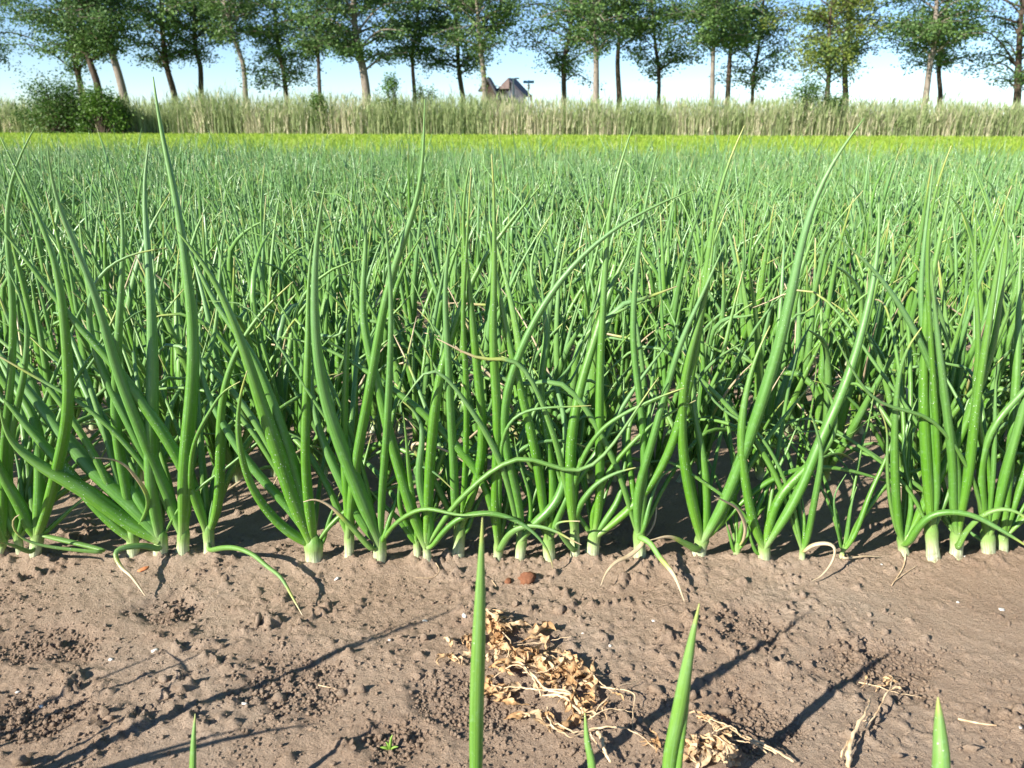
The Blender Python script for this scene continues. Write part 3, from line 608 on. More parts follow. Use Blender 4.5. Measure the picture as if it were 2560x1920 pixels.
tag(obj('grass_strip', heightfield('grass_strip', -70, 70, 120, np.r_[np.linspace(STRIP0, 50, 60), np.linspace(51, 82, 50)], bank_z, None), MAT_TURF), 'grassy strip and low road bank beyond the onions', kind='structure')

def blades(n, xy, h, w, lean, prm, zf, segs=2):
    """n tapering bent blades; all arguments are arrays"""
    a = RNG.uniform(0, 6.28, n); fx, fy = np.cos(a), np.sin(a)                 # facing
    la = RNG.uniform(0, 6.28, n); lx, ly = np.cos(la)*lean, np.sin(la)*lean
    V = []; ts = np.linspace(0, 1, segs+1)
    for t in ts:
        wx = w*(1-t**1.5)*.5+1e-4
        cx = xy[:, 0]+lx*h*t*t; cy = xy[:, 1]+ly*h*t*t; cz = zf+h*t*(1-.25*lean*t)
        V.append(np.stack([cx-fx*wx, cy-fy*wx, cz], 1)); V.append(np.stack([cx+fx*wx, cy+fy*wx, cz], 1))
    V = np.stack(V, 1).reshape(-1, 3); k = 2*(segs+1); b = np.arange(n)*k
    Q = np.concatenate([np.stack([b+2*s, b+2*s+1, b+2*s+3, b+2*s+2], 1) for s in range(segs)])
    return V, Q, np.repeat(prm, k, 0)
n = 40000; ysamp = STRIP0+(52.5-STRIP0)*RNG.random(n)**1.6; xs_ = (RNG.random(n)-.5)*2*(ysamp*.70+1.5)
pr = np.stack([np.clip(.5+.9*fbm(xs_, ysamp, .8, 3, 61)+RNG.normal(0, .25, n), 0, 1), (RNG.random(n) < .06)*RNG.random(n), np.zeros(n)], 1)
V, Q, M = blades(n, np.stack([xs_, ysamp], 1), RNG.uniform(.07, .17, n), .008+.0008*ysamp, RNG.uniform(.1, .7, n), pr, .0)
tag(obj('grass', np_mesh('grass', V, Q, attrs={'prm': M}), MAT_GRASS), 'bright yellow-green short grass between onion field and reeds', kind='stuff')

RB = Bag()
n = 24000; x = RNG.uniform(-46, 46, n); y = 51.6+4.2*RNG.random(n)**1.4
straw = np.clip(.38+2.0*fbm(x*1.0, y*0+3, .55, 3, 71)+.9*fbm(x, y, 2.2, 2, 72)+smooth(-12, 22, x)*.40-.12, 0, 1)
hh = (2.40+.75*fbm(x, x*0, .25, 3, 74)+RNG.normal(0, .26, n)); zb = bank_z(x, y)*.75
dead = RNG.random(n) < straw*.75
pr = np.stack([RNG.random(n), np.where(dead, RNG.uniform(.6, 1, n), RNG.uniform(0, .25, n)), np.zeros(n)], 1)
V, Q, M = blades(n, np.stack([x, y], 1), np.where(dead, hh*RNG.uniform(.55, .86, n), hh*RNG.uniform(.7, 1.0, n)), RNG.uniform(.02, .048, n), RNG.uniform(.03, .30, n), pr, zb, 2); RB.add(V, Q, M=M)
n2_ = 30000; i = RNG.integers(0, n, n2_); z0 = zb[i]+hh[i]*RNG.uniform(.05, .72, n2_)**1.0
pr = np.stack([RNG.random(n2_), np.where(RNG.random(n2_) < straw[i]*.35, .6, 0), np.zeros(n2_)], 1)
V, Q, M = blades(n2_, np.stack([x[i], y[i]], 1)+RNG.normal(0, .08, (n2_, 2)), RNG.uniform(.3, .75, n2_), RNG.uniform(.04, .085, n2_), RNG.uniform(.15, .9, n2_), pr, z0); RB.add(V, Q, M=M)
tag(obj('reeds', RB.mesh('reeds'), MAT_REED), 'tall mixed straw-coloured and green reeds along the ditch', kind='stuff')

# ------------------------------------------------------------------ trees
MAT_BARK = NT('bark')
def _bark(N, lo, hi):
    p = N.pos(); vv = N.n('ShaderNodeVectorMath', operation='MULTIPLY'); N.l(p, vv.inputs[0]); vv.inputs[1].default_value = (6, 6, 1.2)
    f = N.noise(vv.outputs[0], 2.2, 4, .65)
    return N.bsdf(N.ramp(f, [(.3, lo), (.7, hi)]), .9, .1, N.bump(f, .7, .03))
MAT_BARK = _bark(MAT_BARK, (.045, .032, .024), (.115, .088, .068)); MAT_BARK_SUNLIT = _bark(NT('sunlit_pale_bark'), (.12, .098, .08), (.31, .265, .22))  # second bark is paler: sunlight on those trunks put into its colour
MAT_CROWN = mat_prm('tree_leaves', (.040, .098, .036), (.135, .245, .062), (.30, .32, .05), .5, .35, .28)
MAT_BUSH = mat_prm('shrub_leaves', (.032, .075, .016), (.085, .165, .030), (.16, .30, .03), .5, .35, .25)
def leafcloud(bag, P, size, prm):
    """one small pointed leaf at every P"""
    n = len(P); u = RNG.normal(size=(n, 3)); u[:, 2] *= .6; u /= np.linalg.norm(u, axis=1, keepdims=True)
    w = RNG.normal(size=(n, 3)); w -= u*(w*u).sum(1, keepdims=True); w /= np.linalg.norm(w, axis=1, keepdims=True)
    s = size*RNG.uniform(.6, 1.25, n)[:, None]
    V = np.stack([P-u*s, P+w*s*.5, P+u*s, P-w*s*.5], 1).reshape(-1, 3); b = np.arange(n)*4
    bag.add(V, np.stack([b, b+1, b+2, b+3], 1), M=np.repeat(prm, 4, 0))
def tree(label, pts, Y, wpx, pale, low, dens=1.0, spread=1.0, yellow=0.0, ivy=False, low_bias=0.0):
    tr = [at(a, b, Y) for a, b in pts]; base = tr[0].copy(); base[2] = bank_z(np.array(base[0]), np.array(Y))-.05
    d = tr[-1]-tr[-2]; d /= np.linalg.norm(d); d = d*.4+np.array([0, 0, .6]); d /= np.linalg.norm(d)
    top = [tr[-1]+d*2.2+RNG.normal(0, .12, 3), tr[-1]+d*6.0+RNG.normal(0, .25, 3)]
    if tr[0][2] > base[2]+.3: path = [base]+tr+top
    else: path = [base]+tr[1:]+top
    P = spline(np.array(path), 26); r0 = wpx*.76*Y/FPX/2; L = np.linspace(0, 1, 26)
    root = empty('tree', tuple(base)); tag(root, label, 'tree', 'row of trees on the road bank')
    tb = Bag(); Vt, Q, T, A, M = tube(P-base, r0*(1.18*(1-L)**.75*.9+.12)+r0*.35*np.exp(-L*30), 8); tb.add(Vt, Q, T, A, M)
    cb = Bag(); zlow = low; clumps = []
    nl = 36
    for q in range(nl):
        t = (q+RNG.random())/nl; t = t**1.25; zz = zlow+.1+(P[-1][2]+.5-zlow)*t
        k = int(np.clip(np.searchsorted(P[:, 2], zz-RNG.uniform(.4, 1.3)), 3, 24)); s = P[k]
        a = q*2.4+RNG.normal(0, .5); ln = RNG.uniform(1.6, 4.0)*spread*(1-.30*t)*(.65+.55*smooth(0, .2, t)); up = RNG.uniform(-.1, .6)
        e = s+np.array([math.cos(a)*ln, math.sin(a)*ln, up*ln]); e[2] = max(e[2], zlow-.3+RNG.uniform(0, .7)); mid = (s+e)/2+[0, 0, .16*ln]+RNG.normal(0, .1, 3)
        bp = spline([s, mid, e], 8); Vt, Q, T, A, M = tube(bp-base, np.linspace(.30, .06, 8)*r0+.008, 5); tb.add(Vt, Q, T, A, M)
        for t2 in np.linspace(.3, 1, 6): clumps.append((bp[int(t2*7)]+RNG.normal(0, .12, 3), RNG.uniform(.38, .72)*(.8+.45*t)))
        for _ in range(5):
            k2 = RNG.integers(2, 8); e2 = bp[k2]+RNG.normal(0, .62, 3)*[1, 1, .55]
            Vt, Q, T, A, M = tube(np.stack([bp[k2], (bp[k2]+e2)/2+RNG.normal(0, .06, 3), e2])-base, [.022, .015, .007], 3); tb.add(Vt, Q, T, A, M)
            clumps.append((e2, RNG.uniform(.30, .58)))
    obj('trunk', tb.mesh('trunk'), MAT_BARK_SUNLIT if pale else MAT_BARK, root)
    for c, r in clumps:
        vis = .8 if c[2] < 5.0 else 1.15 if c[2] < 9.6 else .25
        m = int(dens*vis*RNG.uniform(14, 42)*(r/.45)**2)
        pp = c+RNG.normal(0, 1, (m, 3))*[r*.82, r*.82, r*.44]
        tone = np.clip(RNG.normal(.36, .26)+RNG.normal(0, .2, m), 0, 1)
        ye = np.clip(np.full(m, yellow*RNG.uniform(.2, 1.3)), 0, 1) if yellow else RNG.random(m)*.12
        leafcloud(cb, pp-base, .116, np.stack([tone, ye, np.zeros(m)], 1))
    if ivy:
        m = 260; k = RNG.integers(4, 11, m); pp = P[k]+RNG.normal(0, 1, (m, 3))*[.22, .22, .25]
        leafcloud(cb, pp-base, .10, np.stack([RNG.uniform(.5, 1, m), RNG.uniform(.1, .5, m), np.zeros(m)], 1))
    obj('crown', cb.mesh('crown', False), MAT_CROWN, root)
FR, BK = 59.0, 64.5
zpx = lambda y, Y: float(at(1280, y, Y)[2])
TREES = [
 ('tree with only its crown reaching in at the top left corner', [(-70, 235), (-75, 140), (-80, 60)], BK, 18, 0, 120, 1.2, 1.3, 0, False),
 ('dark leaning trunk, leftmost of three trees behind the big shrub', [(202, 218), (187, 148), (179, 70)], BK, 17, 0, 165, 1.0, 1.25, 0, False),
 ('dark slanting trunk, middle of three trees behind the big shrub', [(243, 210), (225, 155), (206, 78)], FR, 20, 0, 110, 1.0, 1.0, 0, False),
 ('pale sunlit tree leaning left at the right end of the big shrub', [(309, 237), (292, 171), (268, 97), (253, 39)], FR, 22, 1, 100, 1.0, 1.0, 0, False),
 ('dark tree bending left, with low twigs, just right of the leaning pale tree', [(435, 233), (416, 163), (408, 97), (404, 39)], BK, 17, 0, 150, .95, 1.1, 0, False),
 ('dark wavy trunk between the low-twigged tree and an ivy-clad pale tree', [(503, 237), (501, 167), (490, 128), (486, 58)], BK, 15, 0, 95, 1.0, 1.0, 0, False),
 ('slim pale trunk wrapped in ivy, leaning left above the reeds', [(614, 237), (608, 163), (587, 101), (575, 58)], FR, 14, 1, 70, 1.0, .9, .1, True),
 ('bushy dark tree whose low drooping foliage nearly touches the reeds', [(715, 233), (708, 175), (696, 117), (690, 60)], BK, 13, 0, 200, 1.2, 1.15, 0, False),
 ('thin straight dark trunk right of the low drooping bushy tree', [(799, 225), (795, 117), (797, 58)], FR, 11, 0, 100, 1.0, .9, 0, False),
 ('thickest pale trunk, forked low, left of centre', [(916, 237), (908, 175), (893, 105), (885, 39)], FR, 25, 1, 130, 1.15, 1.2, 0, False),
 ('dark thin trunk rising from the small shrub left of centre', [(1037, 241), (1031, 148), (1040, 78)], BK, 12, 0, 120, 1.0, 1.0, 0, False),
 ('dark crooked tree with spreading twigs left of the house', [(1157, 245), (1147, 175), (1145, 136), (1142, 78)], BK, 15, 0, 155, .95, 1.05, 0, False),
 ('ivy-clad tree standing at the left end of the house roof', [(1212, 241), (1208, 175), (1200, 117), (1194, 39)], FR, 16, 1, 105, .9, .85, .1, True),
 ('dark forked tree with airy low foliage right of the blue sign', [(1410, 241), (1410, 155), (1422, 97), (1428, 60)], BK, 15, 0, 175, .8, 1.15, 0, False),
 ('white sunlit straight trunk right of centre', [(1490, 245), (1490, 117), (1486, 39)], FR, 18, 1, 95, .9, .9, 0, False),
 ('bare dark trunk just right of the white sunlit one', [(1548, 245), (1544, 155), (1550, 70)], BK, 15, 0, 75, 1.0, .9, 0, False),
 ('slender tree with a full round low crown and clear sky either side', [(1647, 237), (1647, 175), (1639, 117), (1632, 30)], BK, 11, 0, 165, 1.0, 1.05, 0, False),
 ('pale trunk with one tuft of bright shoots at mid height', [(1780, 241), (1782, 155), (1787, 78)], FR, 14, 1, 85, 1.0, .95, 0, False),
 ('dark trunk right beside the pale trunk with bright shoots', [(1819, 245), (1824, 155), (1830, 78)], BK, 14, 0, 90, 1.0, .95, 0, False),
 ('thin Y-forked dark tree with a low side tuft', [(1881, 249), (1883, 194), (1894, 136), (1900, 80)], BK, 10, 0, 185, .75, .9, 0, False),
 ('tree with yellow-green foliage hanging over the right-hand shrub', [(2069, 229), (2073, 155), (2073, 97)], FR, 13, 0, 165, .85, 1.0, .55, False),
 ('dark tree with two spreading limbs just right of the yellow-green tree', [(2114, 249), (2112, 175), (2118, 117), (2120, 60)], BK, 16, 0, 130, 1.0, 1.15, 0, False),
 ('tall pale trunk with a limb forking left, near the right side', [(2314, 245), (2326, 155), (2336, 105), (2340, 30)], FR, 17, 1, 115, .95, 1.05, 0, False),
 ('thin dark trunk right behind the pale forking trunk near the right side', [(2351, 241), (2347, 175), (2357, 109), (2360, 60)], BK, 13, 0, 140, .8, .9, 0, False),
 ('dark twin-stemmed tree at the right picture edge with low fine twigs', [(2543, 249), (2545, 194), (2549, 97), (2552, 50)], BK, 20, 0, 185, 1.0, 1.4, 0, False),
]
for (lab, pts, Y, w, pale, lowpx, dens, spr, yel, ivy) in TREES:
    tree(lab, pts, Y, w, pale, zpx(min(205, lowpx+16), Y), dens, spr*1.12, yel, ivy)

# ------------------------------------------------------------------ shrubs
def shrub(label, px, ytop, ybot, wpx, Y, n, bright, clump=26, rough=.18):
    base = at(px, ybot, Y); base[2] = float(bank_z(np.array(base[0]), np.array(Y))); ztop = at(px, ytop, Y)[2]; rx = wpx*Y/FPX/2; hz = ztop-base[2]
    root = empty('shrub', tuple(base)); tag(root, label, 'shrub', 'shrubs along the reeds'); sb = Bag(); cb = Bag()
    for k in range(clump):
        a = RNG.uniform(0, 6.28); rr = RNG.random()**.5; zz = RNG.uniform(.12, 1.0)
        wid = math.sqrt(max(0.05, 1-(max(0, zz-.45)/.6)**2))
        c = np.array([math.cos(a)*rr*rx*wid, math.sin(a)*rr*rx*.55*wid, zz*hz*.92])
        V, Q, T, A, M = tube(spline([[c[0]*.15, c[1]*.15, -.05], c*[.55, .55, .6], c], 6), np.linspace(.04, .008, 6), 5); sb.add(V, Q, T, A, M)
        m = n//clump; r = RNG.uniform(.14, .30)*min(hz, rx)+rough
        pp = c+RNG.normal(0, 1, (m, 3))*[r*.7, r*.6, r*.6]; pp[:, 2] = np.maximum(pp[:, 2], .05)
        tone = np.clip(RNG.normal(.4, .2)+RNG.normal(0, .2, m), 0, 1)
        leafcloud(cb, pp, .085, np.stack([tone, np.clip(bright*RNG.uniform(.3, 1.5)+RNG.random(m)*.1, 0, 1), np.zeros(m)], 1))
    for _ in range(5):                                          # stray shoots
        c = np.array([RNG.uniform(-.8, .8)*rx, RNG.uniform(-.4, .4)*rx, hz*RNG.uniform(.85, 1.02)])
        V, Q, T, A, M = tube(spline([c*[.6, .6, .5], c*[.85, .85, .8], c], 6), np.linspace(.02, .005, 6), 4); sb.add(V, Q, T, A, M)
        m = 60; tt = RNG.uniform(.6, 1.05, m)[:, None]; leafcloud(cb, c*tt+RNG.normal(0, .09, (m, 3)), .075, np.stack([RNG.random(m), np.full(m, bright), np.zeros(m)], 1))
    obj('stem', sb.mesh('stem'), MAT_BARK, root); obj('crown', cb.mesh('crown', False), MAT_BUSH, root)
shrub('big dark green shrub in front of the reeds under the leaning trees', 160, 200, 326, 185, 51.0, 6500, .03, 44)
shrub('bright green shrub at the right side of the big dark shrub', 255, 222, 328, 95, 50.2, 3200, .35, 24)
shrub('low dark shrub at the right foot of the bright green shrub', 312, 250, 330, 40, 51.6, 700, .0, 10)
shrub('small green shrub left of centre growing out of the reeds', 988, 190, 300, 62, 52.5, 1300, .25, 16)
shrub('loose dark bush around the thin trunk left of centre', 1062, 205, 300, 55, 54.5, 800, .0, 12)
shrub('green shrub growing through the reeds below the thin straight trunk', 800, 236, 320, 45, 52.0, 800, .3, 10)
shrub('dark green shrub below the yellow-green tree', 2015, 196, 300, 110, 53.0, 2200, .08, 24)
shrub('low spreading dark bush at the foot of the two-limbed tree', 2085, 232, 300, 60, 52.6, 700, .0, 10)

# ------------------------------------------------------------------ house, street sign, poles behind the bank
MAT_TILE = mat_simple('roof_tiles_dark', [(.3, (.035, .035, .05)), (.7, (.075, .072, .09))], 6, .7, .3)
MAT_TILEL = mat_simple('roof_tiles_pink', [(.3, (.17, .125, .115)), (.7, (.27, .21, .195))], 5, .8, .2)
MAT_BOARD = mat_simple('weathered_boards', [(.3, (.04, .05, .085)), (.7, (.11, .13, .18))], 5, .8, .2, stretch=(6, 6, .6))
MAT_WHITE = mat_simple('white_paint', [(.3, (.68, .68, .66)), (.7, (.80, .80, .78))], 4, .5, .4)
MAT_BRICK = mat_simple('brick_wall', [(.3, (.045, .032, .028)), (.7, (.09, .062, .052))], 9, .9, .1)
MAT_STEEL = mat_simple('galvanised_steel', [(.3, (.36, .38, .40)), (.7, (.48, .50, .52))], 8, .45, .5)
MAT_GREYB = mat_simple('grey_boards', [(.3, (.16, .17, .20)), (.7, (.27, .28, .31))], 6, .8, .2)
YH = 92.0
house = empty('farmhouse', tuple(at(1268, 262, YH)*[1, 1, 0])); tag(house, 'dark-roofed farmhouse with a boarded gable showing above the reeds', 'house'); HB = np.array(house.location)
def poly(name, mat, pts, thick, parent=house, Y=YH, dy=0.0):
    """flat panel with thickness from an outline seen at distance Y"""
    f = [at(a, b, Y+dy) for a, b in pts]; f = np.array(f)-HB; b = f+[0, thick, 0]; n = len(f)
    me = bpy.data.meshes.new(name); me.from_pydata([tuple(v) for v in np.vstack([f, b])], [], [tuple(range(n)), tuple(range(2*n-1, n-1, -1))]+[(i, n+i, n+(i+1) % n, (i+1) % n) for i in range(n)])
    return obj(name, me, mat, parent)
def slab(name, mat, quad, th, parent=house):
    q = np.array(quad, float); nr = np.cross(q[1]-q[0], q[3]-q[0]); nr /= np.linalg.norm(nr)
    me = bpy.data.meshes.new(name); me.from_pydata([tuple(v) for v in np.vstack([q, q-nr*th])], [], [(0, 1, 2, 3), (7, 6, 5, 4), (0, 4, 5, 1), (1, 5, 6, 2), (2, 6, 7, 3), (3, 7, 4, 0)])
    return obj(name, me, mat, parent)
g0 = lambda a, b, dy=0: at(a, b, YH+dy)-HB
# right block: boarded gable faces us, its tiled roof runs back and to the left
poly('gable_wall', MAT_BOARD, [(1273, 199), (1312, 240), (1312, 275), (1268, 275)], .2)
for k in range(9):
    xx = 1275+k*4.1; yt = 203+max(0, (xx-1273))*1.05
    if yt < 262: poly('board', MAT_GREYB, [(xx, yt), (xx+1.5, yt+1.6), (xx+1.5, 272), (xx, 272)], .06, dy=-.08)
slab('roof', MAT_TILEL, [g0(1273, 197, -.2), g0(1247, 223, 1.5), g0(1262, 226, 8), g0(1290, 199, 9)], .15)
poly('roof', MAT_TILEL, [(1273, 197), (1273, 222), (1248, 222)], .15, dy=-.25)
slab('roof', MAT_TILE, [g0(1272.5, 196, -.3), g0(1314, 240, -.3), g0(1330, 240, 6), g0(1290, 197, 6)], .18)
# low dark middle wing
poly('wing_wall', MAT_BRICK, [(1243, 236), (1274, 236), (1274, 275), (1243, 275)], .25, dy=.6)
slab('wing_roof', MAT_TILE, [g0(1241, 246, -.6), g0(1276, 246, -.6), g0(1275, 221, 2.2), g0(1240, 221, 2.2)], .15)
# left block, its roof edge falling to the right
poly('side_wall', MAT_BRICK, [(1222, 202), (1247, 246), (1247, 275), (1205, 275), (1205, 225)], .25, dy=-.4)
slab('roof', MAT_TILE, [g0(1221, 196, -.7), g0(1250, 247, -.7), g0(1257, 247, 6), g0(1228, 196, 6)], .2)
slab('roof', MAT_TILE, [g0(1221, 196, -.7), g0(1198, 230, -.7), g0(1204, 230, 6), g0(1228, 196, 6)], .2)
V, Q, T, A, M = tube(np.array([g0(1236, 215, 1), g0(1254, 215, 1)]), .05, 6); b = Bag(); b.add(V, Q, T, A, M); obj('railing', b.mesh('railing'), MAT_WHITE, house)

MAT_BLUE = mat_simple('blue_enamel', [(.3, (.03, .16, .42)), (.7, (.05, .22, .52))], 3, .35, .5)
MAT_DARKW = mat_simple('dark_timber', [(.3, (.06, .05, .04)), (.7, (.13, .11, .09))], 10, .9, .1)
YS_ = 66.0; sb_ = at(1321, 262, YS_); sb_[2] = float(bank_z(np.array(sb_[0]), np.array(YS_)))
sign = empty('street_sign', tuple(sb_)); tag(sign, 'small blue street name sign on a grey pole right of the house', 'sign')
top = at(1321, 203, YS_)-sb_
b = Bag(); b.add(*tube(np.array([[0, 0, -.1], [0, 0, top[2]+.05]]), .045, 8)); obj('pole', b.mesh('pole'), MAT_STEEL, sign)
pw = 25*YS_/FPX
v, q = box(0, -.06, top[2]-.06, pw, .03, .20); obj('nameplate', np_mesh('nameplate', v, q, smooth=False), MAT_BLUE, sign)
v, q = box(0, -.06, top[2]-.42, .20, .03, .36); obj('lower_plate', np_mesh('lower_plate', v, q, smooth=False), MAT_STEEL, sign)
YP = 70.0; pb = at(1283, 262, YP); pb[2] = float(bank_z(np.array(pb[0]), np.array(YP)))
lamp = empty('lamp_post', tuple(pb)); tag(lamp, 'slim white lamp post in front of the boarded gable', 'lamp post'); tz = at(1283, 197, YP)[2]-pb[2]
b = Bag(); b.add(*tube(np.array([[0, 0, -.1], [0, 0, tz*.55], [0, 0, tz]]), [.085, .075, .06], 10)); obj('pole', b.mesh('pole'), MAT_WHITE, lamp)
b = Bag(); b.add(*tube(np.array([[0, 0, tz-.05], [.12, 0, tz+.05], [.32, 0, tz+.08]]), .03, 8)); obj('arm', b.mesh('arm'), MAT_STEEL, lamp)
v, q = box(.36, 0, tz+.03, .30, .14, .09); obj('lamp_head', np_mesh('lamp_head', v, q, smooth=False), MAT_STEEL, lamp)
pp_ = at(1328, 262, 60.5); pp_[2] = float(bank_z(np.array(pp_[0]), np.array(60.5))); hz = at(1328, 235, 60.5)[2]-pp_[2]
v, q = box(0, 0, hz/2-.05, .12, .1, hz+.1); v[4:, 2] += np.array([0, .0, 0, .0])+np.array([-.12, 0, -.12, 0])
tag(obj('fence_post', np_mesh('fence_post', v, q, smooth=False), MAT_DARKW, loc=tuple(pp_)), 'short dark wooden post right beside the blue sign pole', 'post')


# ------------------------------------------------------------------ onions
def leaf_radius(t, R):
    t = np.asarray(t)
    return R*(.78+.22*smooth(0, .14, t))*(1-.965*np.clip((t-.12)/.88, 0, 1)**1.45)+.00045
def leaf_mesh(P, R, n, sides, prm, seed=0, even=0):
    C = spline(P, n); r = leaf_radius(np.linspace(0, 1, n), R)
    for _ in range(even): C[1:-1] += .5*(.5*(C[:-2]+C[2:])-C[1:-1])
    r = r*(1+.05*np.sin(np.linspace(0, 9, n)+seed))
    return tube(C, r, sides, prm, phase=seed*.7, squash=.34, crease=.30)
def stem_tube(p0, p1, r, n=9, sides=14, seed=0):
    """white neck: a little bulbous at the soil, sheath wrinkles towards the top"""
    p0 = np.asarray(p0, float); p1 = np.asarray(p1, float); d = p1-p0
    P = np.stack([p0-d/np.linalg.norm(d)*.012, p0, p0+d*.3, p0+d*.65, p1, p1+d/np.linalg.norm(d)*.008])
    C = spline(P, n); t = np.linspace(0, 1, n)
    rr = r*(1.05-.10*np.sin(t*3.1)+.06*np.cos(7*t+seed))*(1-.28*smooth(.8, 1, t))
    return tube(C, rr, sides, (((seed*37) % 10)/10, 0, 0), phase=seed)
def make_leaf(parent, P, R, prm, base, n=26, sides=12, seed=0, mat=MAT_LEAF, even=0):
    b = Bag(); V, Q, T, A, M = leaf_mesh(P, R, n, sides, prm, seed, even); b.add(V-base, Q, T, A, M)
    return obj('leaf', b.mesh('leaf'), mat, parent)
GRP1 = 'onion plants of the front row'
for pi, (b0, tp, sw, lab, leaves) in enumerate(FRONT):
    g = on_ground(*b0); z = ground_z(g[0], g[1]); base = np.array([g[0], g[1], z]); yb = g[1]
    pxm = depth_of(base)/FPX
    root = empty('onion_plant', tuple(base)); tag(root, lab, 'onion plant', GRP1)
    top = at(*tp, yb); sr = sw*pxm/2*.97
    b = Bag(); b.add(*stem_tube([0, 0, -.004], top-base, sr, seed=pi)); obj('stem', b.mesh('stem'), MAT_STEM, root)
    rg = np.random.default_rng(500+pi)
    for li, (w, dry, mode, pts) in enumerate(leaves):
        n = len(pts); s = np.r_[0, np.cumsum([math.dist(pts[i], pts[i+1]) for i in range(n-1)])]; s = s/s[-1]
        long_ = math.dist(pts[0], pts[-1])
        if mode == 'g':
            ye = on_ground(*pts[-1])[1]; Yl = yb-.012+(ye-yb+.012)*s
        elif mode == 'd': Yl = yb-.012-(.03+.06*rg.random())*s
        else:
            lean = (rg.uniform(-.05, .12) if li else rg.uniform(-.04, .05))*min(1, long_/500)
            Yl = yb+lean*s**1.3+.004*math.sin(li*2.1)
        W = np.array([at(a, c, y_) for (a, c), y_ in zip(pts, Yl)])
        if mode == 'g':
            for k in range(n):
                zg = ground_z(W[k][0], W[k][1])+.003
                if W[k][2] < zg: W[k][2] = zg
            W[-1][2] = ground_z(W[-1][0], W[-1][1])+.002
        W[:, 2] = np.maximum(W[:, 2], .006)
        start = base+(top-base)*.86
        if math.dist(tp, pts[0]) > 130: start = top
        Pth = np.vstack([start, W])
        if dry >= .99 or mode == 'g': Pth = np.vstack([W[0]*.5+start*.5, W])
        r = w*depth_of(W[len(W)//2])/FPX/2*1.14
        make_leaf(root, Pth, r, (rg.random(), dry if dry >= .4 else dry*.5, .35*(w < 40 and dry > .2) if dry < .99 else .4), base, n=30, sides=16, seed=pi*7+li, even=9 if mode == 'u' else 2)

    for q in range(4):
        az = rg.uniform(.3, 2.8) if q < 2 else rg.uniform(-.5, 3.6); d = np.array([math.cos(az), math.sin(az), 0]); L = rg.uniform(.16, .34); h = rg.uniform(.06, .26)
        Pth = np.array([base+(top-base)*.8, top+d*L*.18+[0, 0, h*.55], top+d*L*.45+[0, 0, h], top+d*L*.8+[0, 0, h*rg.uniform(.9, 1.5)], top+d*L*1.1+[0, 0, h*rg.uniform(.6, 1.9)]])
        make_leaf(root, Pth, rg.uniform(.0032, .0072), (rg.random(), rg.choice([0, 0, .05, .2]), .2), base, n=22, sides=12, seed=pi*5+q)

# grown plants for the other rows: prototypes, then copies
def grown(seed, size=1.0):
    """one onion plant at the origin: [(kind, path, radius, prm)]"""
    r = np.random.default_rng(seed); out = []
    sh = r.uniform(.020, .036)*size; sr = r.uniform(.0080, .0112)*size; tilt = r.normal(0, .008, 2)
    top = np.array([tilt[0], tilt[1], sh]); out.append(('stem', np.array([[0, 0, -.006], top]), sr, (r.random(), 0, 0)))
    nl = r.integers(5, 8); az0 = r.uniform(0, 6.28)
    for k in range(nl):
        outer = k/(nl-1); az = az0+k*math.pi+r.normal(0, .55)
        L = size*r.uniform(.30, .49)*(1-.28*outer)*(1 if k else 1.05); th = .06+.58*outer*r.uniform(.5, 1.15)+abs(r.normal(0, .05))
        bend = r.normal(.18, .35)+.35*outer; d = np.array([math.cos(az), math.sin(az), 0]); side = np.array([-d[1], d[0], 0]); sb_ = r.normal(0, .12)
        p = top*.85+d*.002; P = [top*.6, p]; m = 8; tk = r.uniform(.35, .75) if r.random() < .16 else 9
        a = th
        for q in range(m):
            t = (q+1)/m; a = th*(1.0-.35*min(1, t*2))+bend*t*t
            if t > tk: a += r.uniform(.6, 1.5)*min(1, (t-tk)*5)
            p = p+(d*math.sin(a)+np.array([0, 0, math.cos(a)])+side*sb_*t)*(L/m); P.append(p.copy())
        P = np.array(P); P[1:, 2] = np.maximum(P[1:, 2], .01)
        dry = 0 if r.random() < .68 else r.uniform(.01, .09)
        if outer > .9 and r.random() < .25: dry = r.uniform(.2, .8)
        out.append(('leaf', P, size*r.uniform(.0066, .0112)*(1-.25*outer)*(.6 if dry > .3 else 1), (r.random(), dry, .25*r.random()**2)))
    for k in range(r.integers(1, 3)):                       # thin old leaves bent low
        az = r.uniform(0, 6.28); d = np.array([math.cos(az), math.sin(az), 0]); L = size*r.uniform(.14, .27); h = r.uniform(.04, .15); w = np.array([-d[1], d[0], 0])*r.normal(0, .04)
        P = np.array([top*.7, top+d*L*.15+[0, 0, h*.5], top+d*L*.42+w*.4+[0, 0, h], top+d*L*.72+w+[0, 0, h*r.uniform(.7, 1.05)], top+d*L+w*1.6+[0, 0, h*r.uniform(.2, .8)]])
        out.append(('leaf', P, size*r.uniform(.0028, .0045), (r.random(), r.choice([.05, .2, .5]), .3)))
    return out
PROTO = []
for s in range(44):
    parts = []
    for kind, P, R, prm in grown(1000+s, random.Random(s).uniform(.82, 1.12) if s % 9 else .6):
        b = Bag()
        if kind == 'stem': b.add(*stem_tube(P[0]+[0, 0, .004], P[1], R, 7, 10, s)); m = b.mesh('stem'); m.materials.append(MAT_STEM)
        else: b.add(*leaf_mesh(P, R, 15, 9, prm, s)); m = b.mesh('leaf'); m.materials.append(MAT_LEAF)
        parts.append((kind, m))
    PROTO.append(parts)
def place_plant(k, x, y, rz, sc, label, group):
    z = ground_z(x, y)
    root = empty('onion_plant', (x, y, z)); root.rotation_euler = (0, 0, rz); root.scale = (sc, sc, sc)
    tag(root, label, 'onion plant', group)
    for kind, m in PROTO[k]: obj(kind, m, None, root)
    return root
